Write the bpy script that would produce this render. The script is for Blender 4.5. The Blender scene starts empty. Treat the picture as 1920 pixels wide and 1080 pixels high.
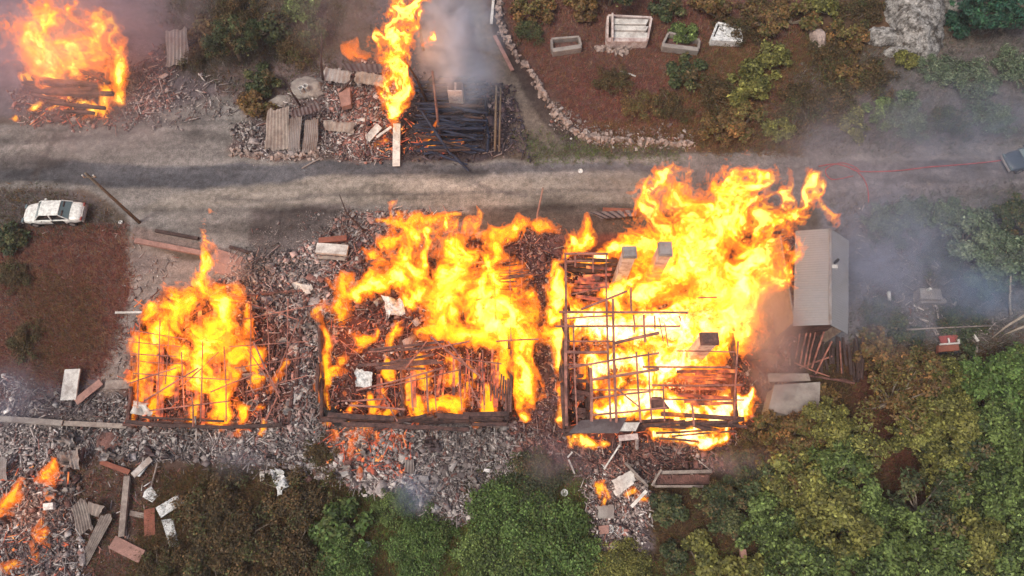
import bpy, math, random
import numpy as np
from mathutils import Vector, Matrix, Euler

# ------------------------------------------------------------------ camera, sky, sun, exposure
sc = bpy.context.scene
COL = sc.collection
HC = 44.0
TILT = math.radians(22.0)
FPX = 1280.0
cam_d = bpy.data.cameras.new("camera")
cam = bpy.data.objects.new("camera", cam_d)
COL.objects.link(cam)
cam.location = (0, 0, HC)
cam.rotation_euler = (TILT, 0, 0)
cam_d.sensor_width = 36.0
cam_d.lens = 36.0 * FPX / 1920.0
cam_d.clip_end = 3000
cam_d.clip_start = 0.1
sc.camera = cam

SUN_EL, SUN_AZ = math.radians(60), math.radians(235)   # azimuth clockwise from +Y
w = bpy.data.worlds.new("World")
sc.world = w
w.use_nodes = True
nt = w.node_tree
bg = nt.nodes["Background"]
sky = nt.nodes.new("ShaderNodeTexSky")
sky.sky_type = 'NISHITA'
sky.sun_disc = False
sky.sun_elevation = SUN_EL
sky.sun_rotation = SUN_AZ
sky.air_density = 1.0
sky.dust_density = 6.0
sky.ozone_density = 0.6
nt.links.new(sky.outputs[0], bg.inputs[0])
bg.inputs[1].default_value = 0.14
w.cycles.sampling_method = 'AUTOMATIC'

sl = bpy.data.lights.new("sun", 'SUN')
sun = bpy.data.objects.new("sun", sl)
COL.objects.link(sun)
sl.energy = 1.5
sl.angle = math.radians(12)
sl.color = (1.0, 0.94, 0.86)
d = Vector((math.sin(SUN_AZ) * math.cos(SUN_EL), math.cos(SUN_AZ) * math.cos(SUN_EL), math.sin(SUN_EL)))
sun.rotation_euler = d.to_track_quat('Z', 'Y').to_euler()
sun.location = d * 80

sc.view_settings.view_transform = 'Standard'
sc.view_settings.look = 'None'
sc.view_settings.exposure = 0.42
sc.view_settings.gamma = 1.0
sc.render.engine = 'CYCLES'
cy = sc.cycles
cy.transparent_max_bounces = 96
cy.max_bounces = 6
cy.diffuse_bounces = 2
cy.glossy_bounces = 2
cy.transmission_bounces = 4
cy.volume_bounces = 2
cy.volume_step_rate = 2.0
cy.volume_max_steps = 128
cy.use_denoising = True
cy.sample_clamp_indirect = 3.0

rng = np.random.default_rng(7)
random.seed(7)
CT, ST = math.cos(TILT), math.sin(TILT)

# ------------------------------------------------------------------ picture <-> place
def ray(px, py):
    x = (px - 960) / FPX; y = (540 - py) / FPX
    return x, ST + y * CT, -CT + y * ST

def G(px, py, h=0.0):
    """the point at height h that the photograph shows at (px, py)"""
    x, y, z = ray(px, py)
    t = (h - HC) / z
    return Vector((x * t, y * t, h))

def PX(X, Y, Z):
    """place -> photo pixel, for arrays"""
    dx, dy, dz = X, Y, Z - HC
    f = dy * ST - dz * CT
    u = dy * CT + dz * ST
    return 960 + FPX * dx / f, 540 - FPX * u / f

# ------------------------------------------------------------------ noise
_L = rng.random((64, 64, 64)).astype(np.float32) * 2 - 1

def vnoise(x, y, z=0.0, seed=0):
    x = np.asarray(x, np.float32) + seed * 17.13; y = np.asarray(y, np.float32) + seed * 5.71; z = np.asarray(z, np.float32) + seed * 3.37
    x, y, z = np.broadcast_arrays(x, y, z)
    xi = np.floor(x).astype(np.int32); yi = np.floor(y).astype(np.int32); zi = np.floor(z).astype(np.int32)
    fx = x - xi; fy = y - yi; fz = z - zi
    fx = fx * fx * (3 - 2 * fx); fy = fy * fy * (3 - 2 * fy); fz = fz * fz * (3 - 2 * fz)
    x0, y0, z0 = xi & 63, yi & 63, zi & 63
    x1, y1, z1 = (xi + 1) & 63, (yi + 1) & 63, (zi + 1) & 63
    a = _L[x0, y0, z0] * (1 - fx) + _L[x1, y0, z0] * fx
    b = _L[x0, y1, z0] * (1 - fx) + _L[x1, y1, z0] * fx
    c = _L[x0, y0, z1] * (1 - fx) + _L[x1, y0, z1] * fx
    e = _L[x0, y1, z1] * (1 - fx) + _L[x1, y1, z1] * fx
    return (a * (1 - fy) + b * fy) * (1 - fz) + (c * (1 - fy) + e * fy) * fz

def fbm(x, y, z=0.0, o=4, seed=0, gain=0.5):
    s = 0; a = 1.0; t = 0
    for i in range(o):
        f = 2.0 ** i
        s = s + a * vnoise(np.asarray(x) * f, np.asarray(y) * f, np.asarray(z) * f, seed + i * 3)
        t += a; a *= gain
    return s / t

def lin(c):
    c = np.asarray(c, float) / 255.0
    return np.where(c <= 0.04045, c / 12.92, ((c + 0.055) / 1.055) ** 2.4)

SAT = 1.0
def desat(c, k=.95):
    c = np.asarray(c, float); return c.mean() + (c - c.mean()) * k
ALB = 0.74       # picture value -> base colour under this light
def alb(c):
    c = np.asarray(c, float); g_ = c.mean(); c = g_ + (c - g_) * SAT
    v = lin(c) * ALB
    return (float(v[0]), float(v[1]), float(v[2]), 1.0)

# ------------------------------------------------------------------ terrain
def hgt(X, Y):
    X = np.asarray(X, float); Y = np.asarray(Y, float)
    h = 0.18 * fbm(X * 0.22, Y * 0.22, 0, 3, 1) + 0.05 * fbm(X * 1.3, Y * 1.3, 0, 2, 5)
    return h

def hz(x, y):
    return float(hgt(np.array([x]), np.array([y]))[0])

def P(px, py, h=0.0):
    """as G, but h is measured from the ground below"""
    p = G(px, py, h)
    return Vector((p.x, p.y, h + hz(p.x, p.y)))

# ------------------------------------------------------------------ materials
def nodes_of(m):
    m.use_nodes = True
    return m.node_tree.nodes, m.node_tree.links

def N(ns, t, **k):
    n = ns.new(t)
    for a, v in k.items():
        setattr(n, a, v)
    return n

MATS = {}
def mat(name, col=(120, 120, 120), rough=0.85, nscale=3.0, namt=0.35, attr=False, fine=25.0, famt=0.25, bump=0.3, metal=0.0, c2=None, spec=0.3, transl=0.0, stretch=(1, 1, 1)):
    if name in MATS: return MATS[name]
    m = bpy.data.materials.new(name); ns, ln = nodes_of(m)
    b = ns["Principled BSDF"]
    b.inputs["Roughness"].default_value = rough
    b.inputs["Metallic"].default_value = metal
    b.inputs["Specular IOR Level"].default_value = spec
    tc = N(ns, "ShaderNodeNewGeometry") if attr != 'obj' else N(ns, "ShaderNodeTexCoord")
    src = tc.outputs["Position"] if attr != 'obj' else tc.outputs["Object"]
    mp = N(ns, "ShaderNodeMapping"); mp.inputs["Scale"].default_value = stretch
    ln.new(src, mp.inputs["Vector"])
    n1 = N(ns, "ShaderNodeTexNoise"); n1.inputs["Scale"].default_value = nscale; n1.inputs["Detail"].default_value = 6; n1.inputs["Roughness"].default_value = 0.65
    n2 = N(ns, "ShaderNodeTexNoise"); n2.inputs["Scale"].default_value = fine; n2.inputs["Detail"].default_value = 3
    ln.new(mp.outputs[0], n1.inputs["Vector"]); ln.new(mp.outputs[0], n2.inputs["Vector"])
    m1 = N(ns, "ShaderNodeMapRange"); m1.inputs[1].default_value = 0.3; m1.inputs[2].default_value = 0.7
    m1.inputs[3].default_value = 1 - namt; m1.inputs[4].default_value = 1 + namt
    ln.new(n1.outputs[0], m1.inputs[0])
    m2 = N(ns, "ShaderNodeMapRange"); m2.inputs[1].default_value = 0.3; m2.inputs[2].default_value = 0.7
    m2.inputs[3].default_value = 1 - famt; m2.inputs[4].default_value = 1 + famt
    ln.new(n2.outputs[0], m2.inputs[0])
    mu = N(ns, "ShaderNodeMath", operation='MULTIPLY'); ln.new(m1.outputs[0], mu.inputs[0]); ln.new(m2.outputs[0], mu.inputs[1])
    vs = N(ns, "ShaderNodeVectorMath", operation='SCALE')
    ln.new(mu.outputs[0], vs.inputs["Scale"])
    if attr is True:
        at = N(ns, "ShaderNodeAttribute", attribute_name="col"); ln.new(at.outputs["Color"], vs.inputs[0])
    elif c2 is not None:
        mx = N(ns, "ShaderNodeMix", data_type='RGBA')
        n3 = N(ns, "ShaderNodeTexNoise"); n3.inputs["Scale"].default_value = nscale * 0.7; n3.inputs["Detail"].default_value = 8; n3.inputs["Roughness"].default_value = 0.75
        ln.new(mp.outputs[0], n3.inputs["Vector"])
        r = N(ns, "ShaderNodeMapRange"); r.inputs[1].default_value = 0.44; r.inputs[2].default_value = 0.6; ln.new(n3.outputs[0], r.inputs[0])
        ln.new(r.outputs[0], mx.inputs[0]); mx.inputs[6].default_value = alb(col); mx.inputs[7].default_value = alb(c2)
        ln.new(mx.outputs[2], vs.inputs[0])
    else:
        vs.inputs[0].default_value = alb(col)[:3]
    ln.new(vs.outputs[0], b.inputs["Base Color"])
    if bump:
        bp = N(ns, "ShaderNodeBump"); bp.inputs["Strength"].default_value = bump; bp.inputs["Distance"].default_value = 0.05
        ln.new(n2.outputs[0], bp.inputs["Height"]); ln.new(bp.outputs[0], b.inputs["Normal"])
    if transl:
        tr = N(ns, "ShaderNodeBsdfTranslucent"); ln.new(vs.outputs[0], tr.inputs["Color"])
        ms = N(ns, "ShaderNodeMixShader"); ms.inputs[0].default_value = transl
        ln.new(b.outputs[0], ms.inputs[1]); ln.new(tr.outputs[0], ms.inputs[2])
        ln.new(ms.outputs[0], ns["Material Output"].inputs["Surface"])
    MATS[name] = m
    return m

mat('ground', attr=True, nscale=2.6, namt=0.34, fine=14, famt=0.34, bump=0.5, rough=0.95, spec=0.1)
mat('rubble', attr=True, nscale=3, namt=0.25, fine=14, famt=0.3, rough=0.9, spec=0.15)
mat('grass', attr=True, nscale=1.0, namt=0.15, fine=4, famt=0.15, rough=0.8, bump=0, transl=0.25)
mat('leaf', attr=True, nscale=0.6, namt=0.15, fine=5, famt=0.2, rough=0.6, bump=0, transl=0.3)
mat('bark', (110, 98, 84), nscale=4, namt=0.3)
mat('deadwood', (150, 138, 124), nscale=3, namt=0.3)
mat('char', (66, 50, 47), nscale=2.5, namt=0.5, fine=18, famt=0.4, bump=0.8, rough=0.75)
mat('char2', (112, 78, 70), nscale=2, namt=0.4, fine=14, famt=0.35, bump=0.6, c2=(74, 56, 54))
mat('rafter', (172, 116, 100), nscale=1.6, namt=0.3, c2=(112, 78, 72))
mat('greywood', (150, 138, 128), nscale=2.5, namt=0.25, c2=(122, 108, 100))
mat('tin', (158, 152, 148), nscale=1.0, namt=0.15, c2=(134, 120, 112), rough=0.5, metal=0.3)
mat('tin_dark', (98, 88, 88), nscale=1.0, namt=0.2, c2=(82, 66, 66), rough=0.5, metal=0.3)
mat('white', (212, 208, 200), nscale=2.0, namt=0.1, c2=(168, 160, 152))
mat('whitespot', (226, 226, 222), nscale=5, namt=0.08, c2=(150, 152, 150))
mat('pinkboard', (160, 122, 110), nscale=2.0, namt=0.15, c2=(138, 104, 94))
mat('redwood', (140, 84, 66), nscale=2.0, namt=0.15, c2=(118, 70, 58))
mat('concrete', (150, 142, 134), nscale=1.5, namt=0.15, c2=(128, 118, 112))
mat('stone', (168, 150, 140), nscale=2.5, namt=0.25, c2=(128, 112, 104))
mat('rock', (150, 147, 142), nscale=3.0, namt=0.5, c2=(62, 56, 50), fine=7, famt=0.35, bump=1.0)  # dark second tone stands for the shade in crevices
mat('brick', (150, 92, 80), nscale=2.5, namt=0.2, c2=(176, 150, 142))
mat('plaster', (205, 190, 182), nscale=2.5, namt=0.15, c2=(160, 136, 130))
mat('carpaint', (232, 232, 224), rough=0.35, nscale=7, namt=0.07, famt=0.12, bump=0, c2=(188, 186, 178), spec=0.5)
mat('cardark', (58, 70, 80), rough=0.3, nscale=2.2, namt=0.1, bump=0, spec=0.5)
mat('glass', (96, 112, 112), rough=0.12, nscale=1, namt=0.15, bump=0, spec=0.6)
mat('black', (26, 24, 26), rough=0.7, nscale=3, namt=0.3)
mat('rubberhose', (168, 72, 70), nscale=3, namt=0.15, bump=0)
mat('roofgrey', (134, 132, 132), rough=0.6, nscale=0.5, namt=0.06, fine=8, famt=0.05, bump=0.1, spec=0.25)
mat('log', (96, 70, 64), nscale=3, namt=0.45, c2=(58, 46, 46), bump=0.8)
mat('char_smoketint', (40, 50, 72), nscale=2.5, namt=0.4, c2=(26, 32, 48), bump=0.8)  # charred wood with the blue of the overlying smoke put into its colour
mat('red', (150, 70, 62), nscale=3, namt=0.2)

def ember_mat():
    m = bpy.data.materials.new("ember_wood"); ns, ln = nodes_of(m)
    b = ns["Principled BSDF"]; b.inputs["Roughness"].default_value = 0.9
    g = N(ns, "ShaderNodeNewGeometry")
    n = N(ns, "ShaderNodeTexNoise"); n.inputs["Scale"].default_value = 1.7; n.inputs["Detail"].default_value = 5
    ln.new(g.outputs["Position"], n.inputs["Vector"])
    r = N(ns, "ShaderNodeValToRGB"); ln.new(n.outputs[0], r.inputs[0])
    e = r.color_ramp.elements
    e[0].position = 0.40; e[0].color = (0.0, 0.0, 0.0, 1)
    e[1].position = 0.72; e[1].color = (1.0, 0.42, 0.08, 1)
    k = r.color_ramp.elements.new(0.54); k.color = (0.55, 0.08, 0.025, 1)
    b.inputs["Base Color"].default_value = alb((98, 62, 56))
    ln.new(r.outputs[0], b.inputs["Emission Color"]); b.inputs["Emission Strength"].default_value = 0.9
    MATS['ember'] = m
ember_mat()

# ------------------------------------------------------------------ mesh helpers
def link(o, parent=None):
    COL.objects.link(o)
    if parent is not None:
        o.parent = parent
    return o

def tag(o, label=None, cat=None, group=None, kind=None):
    if label: o["label"] = label
    if cat: o["category"] = cat
    if group: o["group"] = group
    if kind: o["kind"] = kind
    return o

def mesh_np(name, V, F, m, parent=None, col=None, smooth=False, origin=None):
    """V (n,3), F (k,3|4) int array; col (k,3) linear colours per face"""
    me = bpy.data.meshes.new(name)
    V = np.asarray(V, np.float32); F = np.asarray(F, np.int32)
    off = np.zeros(3, np.float32)
    if origin is not None: off = np.asarray(origin, np.float32)
    me.vertices.add(len(V)); me.vertices.foreach_set("co", (V - off).ravel())
    k = F.shape[1]
    me.loops.add(F.size); me.loops.foreach_set("vertex_index", F.ravel())
    me.polygons.add(len(F))
    me.polygons.foreach_set("loop_start", np.arange(len(F), dtype=np.int32) * k)
    me.polygons.foreach_set("loop_total", np.full(len(F), k, np.int32))
    me.update(calc_edges=True)
    if smooth: me.polygons.foreach_set("use_smooth", np.ones(len(F), bool))
    if col is not None:
        a = me.attributes.new("col", 'FLOAT_COLOR', 'FACE')
        c = np.ones((len(F), 4), np.float32); c[:, :3] = col
        a.data.foreach_set("color", c.ravel())
    me.materials.append(MATS[m] if isinstance(m, str) else m)
    o = bpy.data.objects.new(name, me)
    if origin is not None: o.location = origin
    return link(o, parent)

class MB:
    """collects boxes, beams, tubes for ONE mesh"""
    def __init__(s): s.v = []; s.f = []
    def quadbox(s, c8):
        n = len(s.v); s.v += [tuple(c) for c in c8]
        for q in ((0, 3, 2, 1), (4, 5, 6, 7), (0, 1, 5, 4), (1, 2, 6, 5), (2, 3, 7, 6), (3, 0, 4, 7)):
            s.f.append(tuple(n + i for i in q))
        return s
    def box(s, x0, x1, y0, y1, z0, z1):
        return s.quadbox([(x0, y0, z0), (x1, y0, z0), (x1, y1, z0), (x0, y1, z0), (x0, y0, z1), (x1, y0, z1), (x1, y1, z1), (x0, y1, z1)])
    def beam(s, a, b, w=0.12, t=None, taper=1.0, up=(0, 0, 1)):
        a = Vector(a); b = Vector(b); t = t or w
        d = (b - a)
        if d.length < 1e-5: return s
        d.normalize(); u = Vector(up)
        if abs(d.dot(u)) > 0.98: u = Vector((0, 1, 0))
        sd = d.cross(u).normalized(); u = sd.cross(d)
        c = []
        for p, k in ((a, 1.0), (b, taper)):
            for i, j in ((-1, -1), (1, -1), (1, 1), (-1, 1)):
                c.append(p + sd * (w / 2 * i * k) + u * (t / 2 * j * k))
        return s.quadbox(c)
    def tube(s, pts, rs, n=8, cap=True):
        pts = [Vector(p) for p in pts]; base = len(s.v)
        if isinstance(rs, (int, float)): rs = [rs] * len(pts)
        for i, p in enumerate(pts):
            d = (pts[min(i + 1, len(pts) - 1)] - pts[max(i - 1, 0)]).normalized()
            u = Vector((0, 0, 1)) if abs(d.z) < 0.9 else Vector((1, 0, 0))
            sd = d.cross(u).normalized(); u = sd.cross(d)
            for k in range(n):
                a = 2 * math.pi * k / n
                s.v.append(tuple(p + (sd * math.cos(a) + u * math.sin(a)) * rs[i]))
        for i in range(len(pts) - 1):
            for k in range(n):
                a = base + i * n + k; b = base + i * n + (k + 1) % n
                s.f.append((a, b, b + n, a + n))
        if cap:
            s.f.append(tuple(base + k for k in range(n))[::-1])
            s.f.append(tuple(base + (len(pts) - 1) * n + k for k in range(n)))
        return s
    def poly(s, pts, th):
        """a slab: outline pts (3-D, roughly flat), thickness th downward"""
        n = len(s.v); k = len(pts)
        s.v += [tuple(p) for p in pts] + [(p[0], p[1], p[2] - th) for p in pts]
        s.f.append(tuple(range(n, n + k))); s.f.append(tuple(range(n + 2 * k - 1, n + k - 1, -1)))
        for i in range(k):
            j = (i + 1) % k
            s.f.append((n + i, n + k + i, n + k + j, n + j))
        return s
    def build(s, name, m, parent=None, origin=None, smooth=False, bevel=0.0):
        me = bpy.data.meshes.new(name)
        o0 = Vector(origin) if origin is not None else Vector((0, 0, 0))
        me.from_pydata([tuple(Vector(v) - o0) for v in s.v], [], s.f)
        me.update()
        if smooth:
            for p in me.polygons: p.use_smooth = True
        me.materials.append(MATS[m] if isinstance(m, str) else m)
        o = bpy.data.objects.new(name, me)
        if origin is not None: o.location = o0
        link(o, parent)
        if bevel:
            b = o.modifiers.new("bevel", 'BEVEL'); b.width = bevel; b.segments = 2; b.limit_method = 'ANGLE'
        return o

def empty(name, loc, label, cat, group=None, rz=0.0):
    o = bpy.data.objects.new(name, None)
    o.empty_display_size = 0.3
    o.location = loc; o.rotation_euler = (0, 0, rz)
    link(o); return tag(o, label, cat, group)

def centre(mb):
    a = np.array(mb.v); c = a.mean(0); c[2] = a[:, 2].min()
    return tuple(float(x) for x in c)

def inpoly(x, y, poly):
    x = np.asarray(x); y = np.asarray(y); r = np.zeros(x.shape, bool); n = len(poly)
    for i in range(n):
        x0, y0 = poly[i]; x1, y1 = poly[(i + 1) % n]
        if y0 == y1: continue
        c = ((y0 > y) != (y1 > y)) & (x < (x1 - x0) * (y - y0) / (y1 - y0) + x0)
        r ^= c
    return r

def sdpoly(x, y, poly):
    """signed distance, + inside"""
    d = np.full(x.shape, 1e9); n = len(poly)
    for i in range(n):
        ax, ay = poly[i]; bx, by = poly[(i + 1) % n]
        ex, ey = bx - ax, by - ay
        t = np.clip(((x - ax) * ex + (y - ay) * ey) / (ex * ex + ey * ey + 1e-9), 0, 1)
        d = np.minimum(d, np.hypot(x - ax - t * ex, y - ay - t * ey))
    return np.where(inpoly(x, y, poly), d, -d)


# ------------------------------------------------------------------ ground, road
ROAD = [(-200, 232), (170, 236), (250, 218), (440, 178), (470, 230), (425, 285), (560, 302), (800, 304), (1000, 300), (1140, 292), (1290, 288), (1500, 288), (1640, 284), (1760, 278), (1920, 252), (2200, 215), (2200, 300), (1920, 345),
        (1700, 352), (1560, 385), (1300, 392), (1130, 405), (900, 402), (760, 398), (640, 402), (590, 470), (540, 520), (440, 490), (250, 440), (235, 400), (160, 352), (-200, 352)]
PATH = [(885, -60), (925, 60), (985, 170), (1030, 225), (1070, 270), (1040, 296), (985, 292), (940, 190), (900, 90), (860, -60)]
PAINT = [  # polygon in photo pixels, edge softness, colour seen there, amount
    ([(-300, -300), (470, -300), (470, 200), (-300, 240)], 30, (100, 90, 92), 1),
    ([(-300, -300), (330, -300), (250, 120), (-300, 200)], 60, (112, 96, 102), .8),
    ([(300, -200), (700, -200), (640, 130), (470, 160), (330, 120)], 30, (74, 66, 54), .9),
    ([(420, 120), (760, 110), (760, 310), (430, 290)], 20, (108, 92, 90), 1),
    ([(730, 150), (960, 150), (960, 300), (730, 300)], 18, (66, 58, 62), 1),
    ([(700, -200), (930, -200), (930, 150), (720, 160)], 30, (98, 88, 90), .9),
    ([(930, -200), (1560, -200), (1560, 280), (1290, 275), (1090, 255), (1000, 160), (940, 60)], 14, (94, 66, 58), 1),
    ([(1040, 130), (1250, 150), (1280, 250), (1090, 235)], 30, (94, 58, 54), .8),
    ([(1100, 230), (1330, 240), (1330, 275), (1120, 272)], 10, (120, 82, 62), .8),
    ([(1240, 100), (1500, 90), (1480, 250), (1300, 230)], 40, (104, 82, 50), .7),
    ([(1500, -200), (1700, -200), (1680, 120), (1480, 200)], 30, (88, 66, 48), .8),
    ([(1500, 170), (1700, 110), (2300, -60), (2300, 270), (1500, 290)], 30, (108, 102, 102), 1),  # slope lightened, the grey of the smoke put into the ground colour
    ([(1420, 170), (1640, 140), (1640, 250), (1420, 250)], 30, (104, 82, 84), .7),
    ([(1540, 370), (2300, 330), (2300, 660), (1560, 640)], 30, (112, 108, 110), 1),  # plots lightened, smoke veil put into the ground colour
    ([(-300, 352), (150, 352), (240, 430), (240, 420), (-300, 470)], 16, (92, 82, 80), 1),
    ([(-300, 415), (150, 418), (235, 418), (250, 500), (232, 600), (205, 700), (120, 765), (-300, 760)], 12, (112, 70, 62), 1),
    ([(20, 480), (170, 520), (190, 660), (90, 690), (0, 620)], 45, (126, 88, 60), .8),
    ([(-300, 440), (50, 440), (60, 600), (-300, 640)], 30, (84, 70, 60), .8),
    ([(-300, 700), (240, 700), (240, 790), (-300, 790)], 20, (98, 88, 92), .9),
    ([(246, 455), (330, 478), (560, 520), (600, 800), (240, 800), (200, 735), (225, 640), (240, 540)], 6, (126, 112, 106), 1),
    ([(430, 470), (640, 400), (960, 420), (1060, 470), (1050, 830), (430, 830)], 16, (126, 106, 102), 1),
    ([(255, 560), (430, 520), (580, 560), (560, 800), (240, 790)], 14, (100, 66, 58), 1),
    ([(610, 560), (960, 420), (960, 780), (610, 780)], 14, (108, 64, 56), 1),
    ([(960, 430), (1060, 430), (1070, 860), (960, 860)], 14, (104, 78, 80), 1),
    ([(1050, 400), (1420, 470), (1450, 720), (1400, 820), (1050, 840)], 20, (104, 60, 52), 1),
    ([(1400, 440), (1500, 430), (1500, 720), (1430, 760)], 20, (110, 76, 74), .9),
    ([(-300, 785), (1000, 800), (1010, 880), (900, 990), (800, 960), (640, 910), (400, 870), (-300, 870)], 16, (124, 116, 114), 1),
    ([(100, 840), (420, 880), (360, 1300), (100, 1300)], 24, (84, 66, 58), 1),
    ([(-300, 870), (130, 880), (170, 1300), (-300, 1300)], 16, (108, 94, 96), 1),
    ([(330, 900), (640, 870), (720, 1300), (250, 1300)], 30, (64, 50, 34), 1),
    ([(600, 920), (860, 980), (900, 890), (960, 860), (1100, 880), (1200, 1300), (560, 1300)], 20, (78, 92, 44), 1),
    ([(1040, 820), (1400, 830), (1400, 930), (1040, 930)], 16, (92, 80, 80), 1),
    ([(1090, 880), (1215, 880), (1220, 1040), (1120, 1045)], 10, (112, 100, 102), 1),
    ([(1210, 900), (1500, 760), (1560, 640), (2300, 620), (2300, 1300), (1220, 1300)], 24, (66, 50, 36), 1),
    ([(1600, 640), (1700, 760), (1800, 940), (1700, 950), (1580, 760)], 20, (92, 54, 44), .9),
    ([(1560, 380), (1700, 360), (1760, 560), (1600, 640)], 30, (118, 112, 116), .8),  # paler patch paints the drifting smoke onto the ground
]
PAINT += [
    ([(250, 436), (335, 474), (350, 486), (470, 500), (560, 520), (545, 540), (430, 520), (318, 520), (285, 580), (262, 620), (240, 705), (196, 738), (204, 690), (228, 600), (240, 520)], 5, (136, 122, 114), .9),
    ([(250, 470), (322, 478), (300, 500), (256, 520)], 5, (112, 98, 94), .7),
]
ROADPAINT = [
    (ROAD, 6, (124, 118, 113), 1),
    ([(0, 240), (430, 190), (430, 300), (0, 320)], 20, (120, 114, 110), .8),
    ([(-50, 318), (120, 300), (300, 312), (520, 306), (620, 302), (1000, 308), (1270, 306), (1500, 300), (1500, 312), (1270, 318), (1000, 326), (640, 326), (520, 344), (400, 362), (300, 350), (180, 346), (-50, 334)], 5, (84, 84, 88), .95),
    ([(380, 358), (640, 332), (980, 334), (1230, 330), (1200, 384), (900, 390), (640, 386), (470, 384), (250, 400), (300, 372)], 10, (140, 132, 122), .85),
    ([(470, 388), (640, 388), (640, 410), (585, 480), (540, 520), (470, 480)], 10, (88, 80, 78), .9),
    ([(880, 388), (1220, 384), (1200, 440), (900, 440)], 10, (86, 76, 70), .9),
    ([(1300, 320), (1920, 290), (1920, 345), (1560, 390), (1300, 395)], 16, (114, 106, 106), .9),
    ([(1280, 292), (1920, 256), (1920, 300), (1280, 318)], 8, (122, 114, 110), .7),
    ([(-40, 300), (60, 290), (130, 302), (70, 318), (-40, 322)], 5, (96, 90, 88), .8),
    ([(60, 330), (100, 250), (112, 252), (70, 334)], 4, (92, 86, 84), .8),
    ([(170, 330), (260, 322), (420, 330), (500, 322), (520, 334), (420, 352), (300, 346), (200, 352)], 5, (82, 82, 86), .8),
    ([(400, 372), (900, 356), (1200, 356), (1200, 362), (900, 363), (400, 380)], 4, (104, 98, 94), .8),
    ([(560, 326), (900, 312), (1240, 320), (1240, 325), (900, 320), (560, 333)], 4, (80, 78, 80), .7),
    ([(880, 330), (920, 350), (990, 366), (985, 371), (910, 356), (872, 333)], 3, (100, 94, 92), .8),
    ([(0, 268), (200, 252), (400, 214), (404, 219), (200, 259), (0, 275)], 4, (96, 90, 88), .7),
    (PATH, 8, (112, 100, 90), 1),
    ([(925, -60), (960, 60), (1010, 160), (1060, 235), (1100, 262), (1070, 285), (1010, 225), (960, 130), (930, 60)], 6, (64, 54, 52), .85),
    ([(250, 424), (455, 472), (460, 482), (330, 470), (250, 455)], 4, (130, 110, 102), .9),
]

def paint(X, Y):
    px, py = PX(X, Y, np.zeros_like(X))
    wx = 44 * fbm(X * .28, Y * .28, 0, 5, 20, .6); wy = 26 * fbm(X * .28, Y * .28, 0, 5, 30, .6)
    qx, qy = px + wx, py + wy
    c = np.empty(X.shape + (3,)); c[...] = lin((92, 80, 70))
    n1 = fbm(X * .9, Y * .9, 0, 4, 40, .6)
    for poly, s, colr, a in PAINT + ROADPAINT:
        k = .35 if any(poly is r[0] for r in ROADPAINT) else 1.0
        sd = sdpoly(px + wx * k, py + wy * k, poly)
        m = np.clip(sd / s + .5 + n1 * .6, 0, 1)[..., None] * a
        c = c * (1 - m) + lin(desat(colr)) * m
    # broad mottling and wheel-track streaks
    mott = 1 + .34 * fbm(X * .55, Y * .9, 0, 5, 50, .6) + .28 * fbm(X * 2.2, Y * 2.2, 0, 3, 60, .7)
    rd = np.clip(sdpoly(px, py, ROAD) / 8, 0, 1)
    streak = 1 + .42 * fbm((X + Y * .12) * .09, (Y - X * .02) * 1.7, 0, 4, 70) * rd
    soot = np.clip((fbm(X * .16 + 3, Y * .55, 0, 5, 120, .62) - .02) * 5, 0, 1) * rd
    mott = mott * (1 - .40 * soot)
    c = c * (mott * streak)[..., None]
    n2 = fbm(X * .35, Y * .35, 0, 3, 80)[..., None] * (1 - rd[..., None])
    c = c * (1 + n2 * np.array([.12, .0, -.08]))
    return np.clip(c, .006, .8) * ALB

def grid_mesh(name, xs, ys, m, keep=None, dz=0.0):
    X, Y = np.meshgrid(xs, ys, indexing='ij')
    Z = hgt(X, Y) + dz
    fade = np.clip((np.hypot(X, Y - 20) - 70) / 60, 0, 1)
    Z = Z * (1 - fade)
    V = np.stack([X, Y, Z], -1).reshape(-1, 3)
    nx, ny = len(xs), len(ys)
    I = np.arange(nx * ny).reshape(nx, ny)
    F = np.stack([I[:-1, :-1], I[1:, :-1], I[1:, 1:], I[:-1, 1:]], -1).reshape(-1, 4)
    C = paint(X, Y).reshape(-1, 3)
    if keep is not None:
        cx = V[F].mean(1); k = keep(cx[:, 0], cx[:, 1]); F = F[k]
    u, inv = np.unique(F, return_inverse=True)
    F = inv.reshape(F.shape); V = V[u]; C = C[u]
    me = bpy.data.meshes.new(name)
    me.vertices.add(len(V)); me.vertices.foreach_set("co", V.astype(np.float32).ravel())
    me.loops.add(F.size); me.loops.foreach_set("vertex_index", F.astype(np.int32).ravel())
    me.polygons.add(len(F)); me.polygons.foreach_set("loop_start", np.arange(len(F), dtype=np.int32) * 4)
    me.polygons.foreach_set("loop_total", np.full(len(F), 4, np.int32)); me.update(calc_edges=True)
    me.polygons.foreach_set("use_smooth", np.ones(len(F), bool))
    a = me.attributes.new("col", 'FLOAT_COLOR', 'POINT')
    c4 = np.ones((len(V), 4), np.float32); c4[:, :3] = C; a.data.foreach_set("color", c4.ravel())
    me.materials.append(MATS[m])
    return link(bpy.data.objects.new(name, me))

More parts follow.
